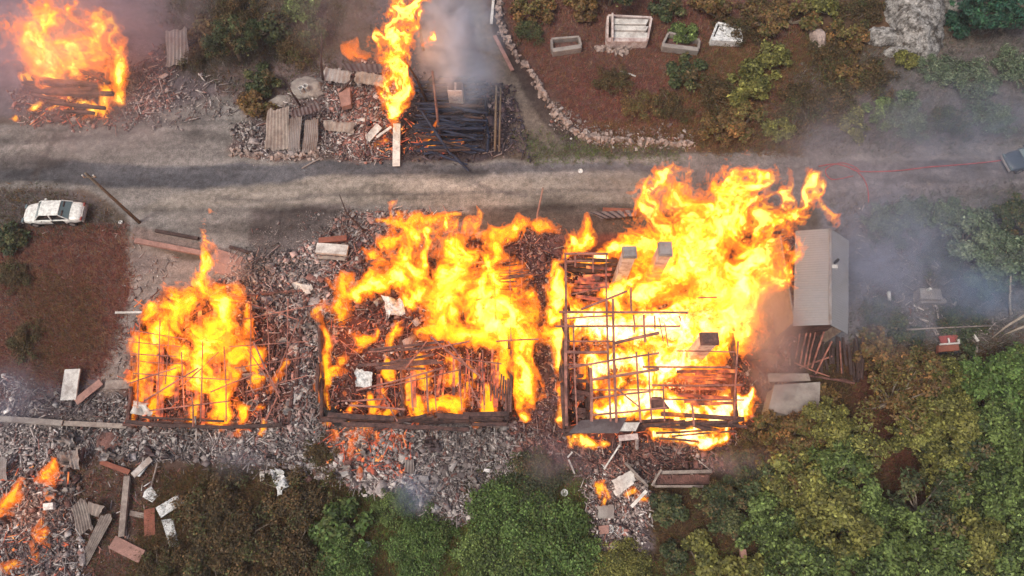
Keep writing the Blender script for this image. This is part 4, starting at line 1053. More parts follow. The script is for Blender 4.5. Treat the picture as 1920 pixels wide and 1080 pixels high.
rubble("smouldering rubble at the southwest edge", [(-30, 860), (90, 850), (150, 900), (160, 1100), (-30, 1100)], 4200, GREY + [((150, 120, 110), 4)], .04, .2)
rubble("rubble tongue of pale masonry running down the green slope", [(1092, 890), (1200, 870), (1222, 940), (1205, 1030), (1130, 1050), (1100, 960)], 3200, PALE + [((60, 50, 52), 3)], .04, .17, .12)
rubble("debris scattered south of the grid house", [(1040, 830), (1400, 820), (1380, 880), (1240, 900), (1060, 890)], 3200, REDD, .03, .16)
rubble("reddish debris under the smoke by the gable building", [(1400, 440), (1490, 440), (1490, 720), (1420, 760)], 1400, REDD, .03, .16)
rubble("fine gravel strewn on the road shoulder", [(480, 440), (600, 400), (590, 480), (520, 520), (400, 500)], 2600, GREY, .02, .07, .02, .05, name='gravel')
rubble("loose stones along the foot of the red plot", [(1040, 200), (1110, 240), (1300, 250), (1300, 278), (1120, 274), (1040, 240)], 1500, PALE, .03, .14, .02, .1, name='gravel')
rubble("gravel and twigs on the concrete path", [(250, 460), (330, 480), (290, 590), (250, 730), (200, 730), (230, 600)], 700, PALE, .02, .08, .2, .04, name='gravel')
rubble("grey debris on the slope west of the path corner", [(0, 700), (110, 740), (240, 740), (240, 785), (0, 785)], 1500, GREY, .03, .15)
rubble("stones and sticks on the smoky eastern plot", [(1600, 380), (1900, 420), (1900, 640), (1620, 640)], 1700, GREY, .03, .14, .3, .1)
rubble("twigs scattered over the red field", [(0, 430), (240, 430), (240, 620), (200, 700), (0, 740)], 260, REDD, .015, .04, .6, .1, name='twigs')
rubble("twigs and leaves over the brown yard with the panels", [(120, 850), (420, 880), (360, 1090), (160, 1090)], 700, REDD + GREY, .02, .06, .3, .08, name='twigs')
for lab, poly, n in (("glowing broken timbers across the floor of the west house", [(250, 580), (430, 540), (500, 570), (480, 800), (245, 795)], 520),
                     ("glowing broken timbers in the middle house", [(612, 560), (960, 480), (960, 780), (612, 780)], 650),
                     ("glowing broken timbers beneath the rafter grid", [(1060, 480), (1400, 580), (1405, 820), (1062, 840)], 900),
                     ("glowing bits in the ash bank below the middle house", [(600, 790), (780, 800), (760, 900), (620, 860)], 220),
                     ("glowing bits in the southwest rubble", [(-20, 880), (130, 880), (130, 1080), (-20, 1080)], 120),
                     ("glowing timbers by the far west house", [(60, 140), (220, 130), (210, 230), (70, 230)], 160),
                     ("glowing timbers beside the flame column", [(690, 210), (860, 250), (860, 296), (700, 290)], 160)):
    rubble(lab, poly, n, REDD, .05, .2, .75, .5, name='embers', m='ember')

# ------------------------------------------------------------------ grass and weeds
def tufts(label, poly, n, pal, L=(.12, .45), wd=.02, soft=18, name='dry_grass', lean=.9, clump=1.5):
    n = int(n * 1.5); X, Y = pts_in(poly, n, soft, clump)
    k = 3; m = n * k
    x = np.repeat(X, k) + rng.normal(0, .06, m); y = np.repeat(Y, k) + rng.normal(0, .06, m); z = hgt(x, y) - .02
    ll = rng.uniform(L[0], L[1], m); a = rng.uniform(0, 2 * np.pi, m); t = np.abs(rng.normal(lean, .35, m))
    dx, dy, dz = np.cos(a) * np.sin(t), np.sin(a) * np.sin(t), np.abs(np.cos(t)) * .8 + .1
    ww = wd * rng.uniform(.6, 1.6, m)
    p0 = np.stack([x - np.sin(a) * ww, y + np.cos(a) * ww, z], 1); p1 = np.stack([x + np.sin(a) * ww, y - np.cos(a) * ww, z], 1)
    p2 = np.stack([x + dx * ll, y + dy * ll, z + dz * ll], 1)
    V = np.stack([p0, p1, p2], 1).reshape(-1, 3); F = np.arange(m * 3).reshape(-1, 3)
    o = mesh_np(name, V, F, 'grass', col=np.repeat(pick(n, pal), k, 0)); return tag(o, label, 'grass', None, 'stuff')
REDG = [((138, 76, 66), 5), ((108, 60, 54), 4), ((142, 98, 70), 3), ((120, 104, 98), 2), ((150, 122, 96), 1)]
OCH = [((120, 92, 52), 4), ((96, 70, 40), 4), ((140, 112, 66), 2), ((84, 80, 44), 2), ((108, 66, 50), 3)]
BRG = [((96, 78, 44), 4), ((70, 58, 32), 4), ((118, 84, 48), 3), ((84, 92, 44), 2), ((92, 56, 42), 2)]
GRN = [((92, 116, 50), 4), ((70, 94, 38), 4), ((116, 136, 66), 2), ((100, 96, 48), 1.5)]
SMK = [((116, 110, 106), 4), ((96, 96, 90), 4), ((134, 124, 116), 2), ((84, 96, 72), 1.5), ((96, 78, 70), 2)]  # grass tones greyed to carry the smoke drifting above
tufts("reddish dry grass in the field south of the white car", [(-30, 430), (236, 430), (245, 520), (225, 640), (195, 700), (-30, 760)], 9000, REDG)
tufts("ochre dry grass in the middle of the red field", [(30, 500), (170, 530), (190, 650), (70, 690)], 2500, OCH)
tufts("straw coloured dry grass strands over the red field", [(-30, 440), (230, 440), (215, 640), (150, 720), (-30, 720)], 1500, [((150, 118, 82), 3), ((140, 96, 66), 2), ((126, 112, 104), 3)], L=(.15, .5))
tufts("dark weeds around the white car", [(-30, 360), (60, 352), (160, 372), (230, 430), (-30, 470)], 1800, BRG + SMK)
tufts("reddish grass in the walled plot with graves", [(950, -20), (1500, -20), (1480, 262), (1100, 258), (1010, 150), (950, 50)], 11000, REDG + [((120, 92, 52), 3)])
tufts("ochre grass and weeds by the graves' east side", [(1280, 80), (1620, 60), (1600, 200), (1480, 280), (1290, 272)], 7000, OCH + [((96, 108, 56), 3)])
tufts("ochre verge grass below the stone wall", [(1110, 236), (1500, 240), (1500, 286), (1130, 276)], 2500, OCH)
tufts("smoke-grey dry grass on the northeast slope", [(1480, 130), (1950, 20), (1950, 260), (1700, 285), (1480, 288)], 9000, SMK)
tufts("grass and weeds of the smoky eastern plots", [(1560, 380), (1950, 340), (1950, 660), (1600, 650)], 7000, SMK)
tufts("dark woodland floor grass under the southeast trees", [(1220, 900), (1500, 740), (1600, 640), (1950, 620), (1950, 1100), (1220, 1100)], 9000, BRG)
tufts("brown weeds on the lower slope", [(300, 900), (460, 870), (640, 880), (740, 1100), (240, 1100)], 12000, BRG, L=(.2, .6))
tufts("verge grass at the end of the stone wall", [(960, 250), (1100, 275), (1280, 275), (1280, 295), (1000, 300)], 1400, SMK + GRN)
tufts("weeds on the dark northwest bank", [(300, -20), (700, -20), (660, 120), (480, 200), (320, 130)], 5000, BRG + SMK)
tufts("low green weeds on the slope below the ash bank", [(560, 900), (700, 930), (860, 990), (900, 880), (980, 860), (1090, 880), (1130, 1060), (1400, 1040), (1400, 1100), (560, 1100)], 12000, GRN + BRG, L=(.15, .5))
tufts("brown weeds in the yard with panels", [(110, 860), (420, 890), (340, 1100), (140, 1100)], 2200, REDG + BRG)

# ------------------------------------------------------------------ trees and bushes
PAL = {
    'green': [((80, 98, 44), 4), ((104, 124, 62), 3), ((56, 72, 34), 3), ((120, 140, 70), 1.2)],
    'yellowgreen': [((120, 118, 54), 4), ((92, 92, 42), 4), ((134, 136, 66), 2), ((72, 76, 34), 2)],
    'rust': [((110, 84, 46), 4), ((88, 64, 40), 4), ((104, 96, 48), 3), ((86, 84, 42), 2), ((146, 104, 56), 1)],
    'smoky': [((92, 110, 80), 3), ((74, 90, 68), 3), ((112, 124, 96), 2), ((86, 96, 80), 2)],  # leaf greens greyed, the smoke veil painted into them
    'scrub': [((84, 66, 38), 4), ((64, 54, 30), 4), ((104, 78, 44), 2), ((74, 78, 38), 2)],
    'dark': [((64, 78, 44), 4), ((48, 60, 36), 4), ((88, 92, 52), 2), ((96, 80, 50), 2)],
    'brightgreen': [((76, 100, 44), 4), ((58, 80, 34), 3), ((98, 126, 60), 3), ((84, 96, 44), 1.5)],
    'sage': [((138, 156, 140), 3), ((112, 132, 116), 3), ((168, 180, 164), 1)],
    'deepgreen': [((40, 84, 66), 3), ((34, 68, 52), 4), ((62, 108, 72), 2)],
}
def crown_mesh(seed, pal, R=2.35, H=2.6, nl=58, n=7600, ls=(.045, .13), z0=1.6, flat=.75):
    r = np.random.default_rng(seed)
    # sub-clumps spread over the crown's volume, uneven outline
    a = r.uniform(0, 2 * np.pi, nl); rr = R * np.sqrt(r.random(nl)) * (.6 + .55 * r.random(nl)); zz = z0 + H * (.25 + .75 * r.random(nl)) * (1 - .55 * (rr / R) ** 2)
    cx, cy_ = rr * np.cos(a), rr * np.sin(a); cr = R * r.uniform(.07, .25, nl) * (1.0 if nl > 30 else 1.3)
    i = r.choice(nl, n, p=cr ** 2 / (cr ** 2).sum())
    v = r.normal(size=(n, 3)); v /= np.linalg.norm(v, axis=1)[:, None]; v[:, 2] = np.where(v[:, 2] < -.2, -v[:, 2] * .6, v[:, 2])
    sh = r.uniform(.45, 1.12, n) ** .6
    c = np.stack([cx[i], cy_[i], zz[i]], 1) + v * (cr[i] * sh)[:, None] * np.array([1, 1, flat]) + r.normal(0, .08, (n, 3))
    nrm = v * .6 + np.array([0, 0, .55]) + r.normal(0, .45, (n, 3)); nrm /= np.linalg.norm(nrm, axis=1)[:, None]
    t = np.cross(nrm, r.normal(size=(n, 3))); t /= np.linalg.norm(t, axis=1)[:, None]; b = np.cross(nrm, t)
    s = r.uniform(ls[0], ls[1], n)[:, None]
    dr = nrm * s * .35
    V = np.stack([c - t * s * 1.2 - dr, c + b * s * .7, c + t * s * 1.2 - dr, c - b * s * .7], 1).reshape(-1, 3)
    F = np.arange(n * 4).reshape(-1, 4)
    wts = np.array([p[1] for p in PAL[pal]], float); wts /= wts.sum()
    base = np.array([lin(desat(np.array(p[0]) * 1.16, .88)) for p in PAL[pal]]) * ALB
    lobe = r.choice(len(base), nl, p=wts); leaf = r.choice(len(base), n, p=wts)
    k = r.random(n) < .55
    col = np.where(k[:, None], base[lobe[i]], base[leaf]) * r.lognormal(0, .25, n)[:, None]
    return V, F, col, np.stack([cx, cy_, zz], 1)

PROTO = {}
def proto(kind, pal, v):
    key = (kind, pal, v)
    if key in PROTO: return PROTO[key]
    kw = dict(tree=dict(), bush=dict(R=1.25, H=1.0, nl=16, n=3200, ls=(.05, .12), z0=.1), mound=dict(R=2.5, H=.9, nl=110, n=14000, ls=(.035, .085), z0=.05, flat=.7),
              thin=dict(n=2200, nl=40, ls=(.05, .11)), scrub=dict(R=1.9, H=.9, nl=60, n=5200, ls=(.03, .08), z0=.05))[kind]
    V, F, C, cl = crown_mesh(hash_(key), pal, **kw)
    o = mesh_np('crown', V, F, 'leaf', col=np.clip(C, .004, .8))
    rs = random.Random(v * 7 + len(pal))
    mb = MB(); h0 = 1.5 if kind in ('tree', 'thin') else .15
    if kind in ('tree', 'thin'): mb.tube([(0, 0, -.15), (.05, .03, .8), (0, 0, h0)], [.19, .15, .12], 8)
    for q in cl[::2 if kind != 'thin' else 1][:16]:
        e = Vector(q); s = Vector((0, 0, h0 * rs.uniform(.6, 1))); m_ = s.lerp(e, .5) + Vector((rs.uniform(-.2, .2), rs.uniform(-.2, .2), rs.uniform(-.1, .25)))
        mb.tube([s, m_, e, e + (e - m_) * .35], [.07, .045, .025, .008] if kind != 'mound' else [.03, .02, .012, .004], 5, cap=False)
    t = mb.build('trunk' if kind in ('tree', 'thin') else 'stem', 'deadwood' if kind == 'thin' else 'bark')
    COL.objects.unlink(o); COL.objects.unlink(t)
    PROTO[key] = (o, t); return PROTO[key]
def hash_(k): return (sum(ord(c) for c in str(k)) * 131 + k[2] * 977) % 100003
VEGN = [0]
def plant(kind, px, py, s, pal, label, hc=None, sx=1.0, group=None, name=None, cat=None):
    v = VEGN[0] % 3; VEGN[0] += 1
    hc = hc if hc is not None else {'tree': 2.8, 'thin': 2.8, 'bush': .6, 'mound': .7, 'scrub': .4}[kind] * s
    c = G(px, py, hc); loc = (c.x, c.y, hz(c.x, c.y))
    cr, tk = proto(kind, pal, v)
    root = empty(name or {'tree': 'tree', 'thin': 'bare_tree', 'bush': 'bush', 'mound': 'thicket', 'scrub': 'scrub_bush'}[kind], loc, label, cat or {'tree': 'tree', 'thin': 'tree', 'bush': 'bush', 'mound': 'bush', 'scrub': 'bush'}[kind], group, random.uniform(0, 6.28))
    root.scale = (s * sx, s / sx, s * random.uniform(.85, 1.1))
    for o in (cr, tk):
        c_ = o.copy(); COL.objects.link(c_); c_.parent = root
    return root
TG, BG, MG = 'trees of the southeast wood', 'bushes of the plots', 'green thickets on the lower slope'
# (kind, px, py, scale, palette, label)
for it in [
    ('tree', 1495, 835, .85, 'rust', "rusty tree overhanging the concrete annex's south side"),
    ('tree', 1415, 910, .75, 'dark', "green tree at the timber frame's east end"),
    ('tree', 1550, 805, .85, 'yellowgreen', "yellow-green tree just southeast of the annex"),
    ('tree', 1500, 915, 1.05, 'yellowgreen', "yellow-green tree in the gap south of the rusty one"),
    ('tree', 1580, 890, .95, 'green', "broad green tree west of the red dirt gully"),
    ('tree', 1450, 985, .9, 'green', "green tree southeast of the timber frame, over dark shade"),
    ('tree', 1560, 985, 1.1, 'yellowgreen', "yellow-green tree between the gully foot and the dark shade"),
    ('tree', 1650, 985, .8, 'green', "green tree at the foot of the red dirt gully"),
    ('tree', 1620, 1060, 1.05, 'green', "green tree cut by the lower edge below the gully"),
    ('tree', 1500, 1065, .95, 'green', "green tree at the lower edge, west of the other cut ones"),
    ('tree', 1730, 1040, 1.0, 'green', "deep green tree east of the bare thicket at the lower edge"),
    ('tree', 1830, 1010, 1.05, 'yellowgreen', "yellow-green tree near the southeast corner"),
    ('tree', 1905, 1060, .95, 'green', "green tree filling the southeast corner"),
    ('tree', 1910, 950, 1.0, 'green', "green tree on the east edge above the corner tree"),
    ('tree', 1850, 900, 1.0, 'green', "green tree with grey bare sticks on its west side"),
    ('tree', 1780, 880, .85, 'yellowgreen', "yellow-green tree east of the red dirt gully"),
    ('tree', 1722, 800, .75, 'yellowgreen', "yellow-green tree leaning over the gully's upper bend"),
    ('tree', 1780, 790, 1.0, 'yellowgreen', "yellow-green tree in the middle of the east wood"),
    ('tree', 1860, 810, .95, 'green', "green tree in the east wood near the edge"),
    ('tree', 1915, 850, .9, 'green', "small green tree cut by the east edge of the wood"),
    ('tree', 1870, 730, 1.0, 'brightgreen', "bright green tree below the red trailer's east side"),
    ('tree', 1915, 700, .8, 'brightgreen', "bright green tree on the east edge below the dead branches"),
    ('tree', 1730, 720, .9, 'rust', "autumn tree southwest of the red trailer"),
    ('tree', 1680, 690, .65, 'rust', "rusty young tree at the head of the gully"),
    ('tree', 1790, 710, .7, 'yellowgreen', "small yellow-green tree directly below the red trailer"),
    ('thin', 1690, 745, .95, 'rust', "nearly bare rusty tree with a pale forked stem"),
    ('thin', 1755, 955, 1.1, 'dark', "leafless grey thicket tree among the eastern crowns"),
    ('thin', 1835, 890, 1.1, 'dark', "half bare tree with grey sticks by the east wood"),
    ('thin', 1610, 850, .95, 'yellowgreen', "thin tree with pale branches showing through the green"),
    ('tree', 1365, 950, .75, 'dark', "dark tree just south of the timber frame's end"),
    ('bush', 1330, 1060, 1.3, 'yellowgreen', "yellow-green bush at the lower edge below the dark garden"),
    ('bush', 1262, 1045, .8, 'dark', "dark bush east of the rubble tongue's foot"),
    ('bush', 1262, 955, .95, 'dark', "dark green bush between the rubble tongue and the frame"),
    ('scrub', 1420, 850, .7, 'rust', "rusty bush hiding the south corner of the grid house"),
    ('scrub', 1375, 862, .55, 'rust', "low rusty bush directly above the timber frame"),
    ('bush', 1540, 745, 1.0, 'rust', "autumn bush growing over the annex roof's edge"),
    ('bush', 1450, 790, 1.0, 'rust', "brown bush at the annex's southwest corner"),
    ('bush', 1420, 1075, 1.2, 'yellowgreen', "yellowish bush beside the rusty post"),
    ('tree', 1830, 440, .95, 'smoky', "largest smoky green tree above the blue smoke"),
    ('tree', 1900, 480, .9, 'smoky', "smoky green tree cut by the east edge"),
    ('tree', 1790, 400, .6, 'smoky', "small tree at the smoky road edge"),
    ('tree', 1850, 520, .6, 'smoky', "smoky little tree below the largest smoky one"),
    ('tree', 1910, 400, .7, 'dark', "dark tree at the road's east end"),
    ('bush', 1700, 620, 1.0, 'dark', "grey-green bush west of the long thin rail"),
    ('bush', 1640, 650, 1.2, 'rust', "rusty bush east of the collapsed shed"),
    ('bush', 1830, 680, 1.0, 'dark', "dark bush east of the red trailer"),
    ('tree', 1850, 10, .9, 'deepgreen', "blue-green tree at the top right beyond the cliff rock"),
    ('tree', 1910, 20, .8, 'deepgreen', "blue-green tree in the top right corner"),
    ('bush', 1800, 40, 1.2, 'deepgreen', "blue-green bush at the cliff rock's east side"),
    ('bush', 1600, 228, 1.0, 'yellowgreen', "yellowish bush next to the small round boulder"),
    ('bush', 1655, 205, 1.0, 'green', "green bush east of the small round boulder"),
    ('bush', 1700, 190, .9, 'smoky', "grey-green bush uphill of the road's bend"),
    ('bush', 1410, 160, 1.5, 'yellowgreen', "large yellowish bush above the road's middle"),
    ('bush', 1450, 110, 1.2, 'yellowgreen', "light green bush north of the large yellowish one"),
    ('bush', 1400, 225, 1.3, 'rust', "ochre bush touching the road verge"),
    ('bush', 1340, 240, 1.0, 'rust', "ochre bush at the end of the stone wall's rubble"),
    ('bush', 1460, 240, 1.0, 'yellowgreen', "olive bush above the tall flames"),
    ('bush', 1490, 30, 1.5, 'rust', "rusty bush at the top edge west of the rock stump"),
    ('bush', 1430, 40, 1.3, 'rust', "rusty bush east of the white spotted grave"),
    ('bush', 1540, 10, 1.2, 'yellowgreen', "green bush at the top edge above the rock stump"),
    ('bush', 1590, 60, 1.2, 'rust', "brown bush between rock stump and cliff"),
    ('bush', 1600, 130, 1.2, 'rust', "brown bush below the cliff ledge"),
    ('bush', 1700, 110, .8, 'yellowgreen', "green tuft bush tucked under the cliff rock"),
    ('bush', 1290, 130, 1.3, 'dark', "dark olive bush south of the overgrown grave"),
    ('bush', 1285, 62, .9, 'green', "green shrub growing inside the overgrown grave"),
    ('bush', 1330, 10, 1.5, 'rust', "brown bush at the top edge over the graves"),
    ('bush', 1250, 0, 1.3, 'dark', "dark bush hanging over the overgrown grave"),
    ('tree', 1150, -35, .9, 'dark', "dark tree at the top edge shading the largest grave"),
    ('bush', 1090, 0, 1.4, 'rust', "rusty bush west of the largest grave"),
    ('bush', 1000, 10, 1.3, 'rust', "brown bush beside the top of the stone wall"),
    ('tree', 430, 75, .85, 'dark', "dark olive tree northwest of the tin rubble"),
    ('bush', 380, 60, 1.4, 'rust', "autumn shrub east of the leaning sheet fragment"),
    ('bush', 500, 50, 1.4, 'dark', "dark bush on the northwest bank"),
    ('bush', 570, 10, 1.2, 'green', "green bush at the top edge of the bank"),
    ('bush', 480, 200, 1.3, 'rust', "tawny bush at the west corner of the tin rubble"),
    ('bush', 490, 145, 1.2, 'dark', "olive bush between the bank and the grey mounds"),
    ('bush', 590, 60, 1.2, 'dark', "dark bush behind the grey ash mound"),
    ('bush', 20, 440, 1.0, 'dark', "dark bush at the west edge under the white car"),
    ('scrub', 400, 950, 1.15, 'scrub', "brown bush east of the white mottled slabs"),
    ('scrub', 470, 1010, 1.15, 'scrub', "largest brown bush on the lower slope"),
    ('scrub', 560, 930, 1.15, 'scrub', "brown bush below the twisted white sheet"),
    ('scrub', 560, 1050, 1.15, 'scrub', "brown bush at the lower edge west of the green"),
    ('scrub', 390, 1060, 1.15, 'scrub', "dark brown bush at the lower edge, west"),
    ('bush', 640, 990, 1.4, 'brightgreen', "bright green bush at the west of the green slope"),
    ('scrub', 600, 850, .6, 'scrub', "scorched brown bush in the grey ash bank"),
    ('mound', 790, 1020, .8, 'brightgreen', "leafy light green thicket west of the smooth thicket"),
    ('mound', 640, 1060, .8, 'brightgreen', "green thicket by the small sage plants"),
    ('mound', 955, 975, 1.0, 'brightgreen', "biggest smooth thicket below the alley"),
    ('mound', 1040, 1040, 1.1, 'brightgreen', "smooth thicket west of the rubble tongue's foot"),
    ('mound', 930, 1060, 1.0, 'green', "darker thicket at the lower edge of the green slope"),
    ('mound', 1000, 900, .8, 'dark', "brownish thicket nearest the alley's end"),
    ('mound', 1160, 1075, .8, 'yellowgreen', "yellowish thicket under the rubble tongue"),
    ('scrub', 1560, 190, 1.1, 'scrub', "low tangled scrub west of the small round boulder"),
    ('scrub', 1640, 150, 1.0, 'scrub', "low tangled scrub between the ledge and the green bush"),
    ('scrub', 1500, 200, 1.1, 'scrub', "low tangled scrub on the bank over the road"),
    ('scrub', 1440, 20, 1.1, 'scrub', "low tangled scrub at the top edge near the spotted grave"),
    ('scrub', 1560, 110, 1.0, 'scrub', "low tangled scrub under the brown rock stump"),
    ('scrub', 1620, 20, 1.0, 'scrub', "low tangled scrub at the top edge against the cliff"),
    ('scrub', 1760, 130, .9, 'smoky', "sparse smoky scrub on the slope beside the cliff"),
    ('scrub', 1700, 230, 1.0, 'smoky', "sparse smoky scrub by the road bend"),
    ('scrub', 1380, 60, .9, 'scrub', "low tangled scrub around the spotted grave"),
    ('scrub', 1340, 180, 1.0, 'scrub', "low tangled scrub in the red plot's east half"),
    ('scrub', 1200, 200, .8, 'rust', "low rusty scrub in the middle of the red plot"),
    ('scrub', 360, 90, 1.1, 'scrub', "low tangled scrub over the leaning sheet fragment"),
    ('scrub', 440, 20, 1.1, 'scrub', "low tangled scrub at the top edge of the bank"),
    ('scrub', 560, 90, 1.0, 'scrub', "low tangled scrub north of the ash mounds"),
    ('scrub', 1820, 150, 1.1, 'smoky', "smoky scrub on the far slope west of the east edge"),
    ('scrub', 1900, 130, 1.0, 'smoky', "smoky scrub on the far slope at the east edge"),
    ('scrub', 1860, 220, 1.0, 'smoky', "smoky scrub over the road's east end"),
    ('scrub', 1780, 230, .9, 'dark', "dark smoky scrub over the road midway to the east edge"),
    ('scrub', 1260, 200, .8, 'scrub', "low tangled scrub just inside the wall's curved foot"),
    ('scrub', 1150, 150, .8, 'scrub', "low tangled scrub south of the stone pile"),
    ('scrub', 990, 60, .7, 'dark', "dark scrub between the stone wall and the small open grave"),
    ('scrub', 1720, 400, .9, 'smoky', "smoke-veiled scrub at the road's south verge"),
    ('scrub', 1760, 480, .9, 'dark', "dark smoke-veiled scrub north of the pale box"),
    ('scrub', 1650, 590, .8, 'dark', "dark scrub by the slim pale stake"),
    ('scrub', 50, 640, .7, 'scrub', "low ochre scrub in the red field"),
    ('scrub', 20, 520, .7, 'scrub', "low ochre scrub at the red field's west edge"),
    ('scrub', 1800, 610, .9, 'dark', "low dark scrub along the long thin rail"),
    ('scrub', 1660, 420, 1.0, 'smoky', "smoke-veiled scrub east of the gable roof's north end"),
    ('scrub', 420, 985, .9, 'scrub', "low tangled scrub well east of the white mottled slabs"),
    ('scrub', 300, 1065, .8, 'scrub', "low tangled scrub at the lower edge near the pinkish panel"),
    ('scrub', 740, 950, .7, 'green', "low green scrub at the lower fringe of the ash bank"),
    ('thin', 1540, 930, 1.1, 'yellowgreen', "thin tree with pale limbs in the wood's middle"),
    ('thin', 1480, 880, .9, 'rust', "nearly bare tree with pale limbs south of the annex"),
    ('thin', 1880, 960, 1.0, 'green', "thin tree with pale limbs at the east edge"),
    ('bush', 685, 1028, .35, 'sage', "small pale sage plant among dark soil"),
    ('bush', 650, 1045, .3, 'sage', "smaller pale sage plant next to the green thicket"),
    ('bush', 620, 1020, .2, 'sage', "tiny pale sage plant farthest west"),
]:
    plant(*it)
# ------------------------------------------------------------------ fire
import openvdb

def fire_mat(name, emi, strength, dens, surf=0.0):
    m = bpy.data.materials.new(name); ns, ln = nodes_of(m)
    ns.remove(ns["Principled BSDF"])
    out = ns["Material Output"]
    em = N(ns, "ShaderNodeEmission"); em.inputs[0].default_value = (*emi, 1); em.inputs[1].default_value = strength
    ab = N(ns, "ShaderNodeVolumeAbsorption"); ab.inputs[0].default_value = (0, 0, 0, 1); ab.inputs[1].default_value = dens
    ad = N(ns, "ShaderNodeAddShader"); ln.new(em.outputs[0], ad.inputs[0]); ln.new(ab.outputs[0], ad.inputs[1])
    ln.new(ad.outputs[0], out.inputs["Volume"])
    tr = N(ns, "ShaderNodeBsdfTransparent"); e2 = N(ns, "ShaderNodeEmission")
    e2.inputs[0].default_value = (*emi, 1); e2.inputs[1].default_value = surf
    a2 = N(ns, "ShaderNodeAddShader"); ln.new(tr.outputs[0], a2.inputs[0]); ln.new(e2.outputs[0], a2.inputs[1])
    ln.new(a2.outputs[0], out.inputs["Surface"])
    m.cycles.emission_sampling = 'NONE'
    m.cycles.homogeneous_volume = True
    MATS[name] = m

fire_mat('fire_outer', (1.0, .19, .014), 1.15, .7, .015)
fire_mat('fire_mid', (1.0, .56, .01), 2.1, .6, .0)
fire_mat('fire_core', (1.0, .9, .2), 4.4, .4, .0)
fire_mat('fire_white', (1.0, .93, .5), 5.0, .4, .0)

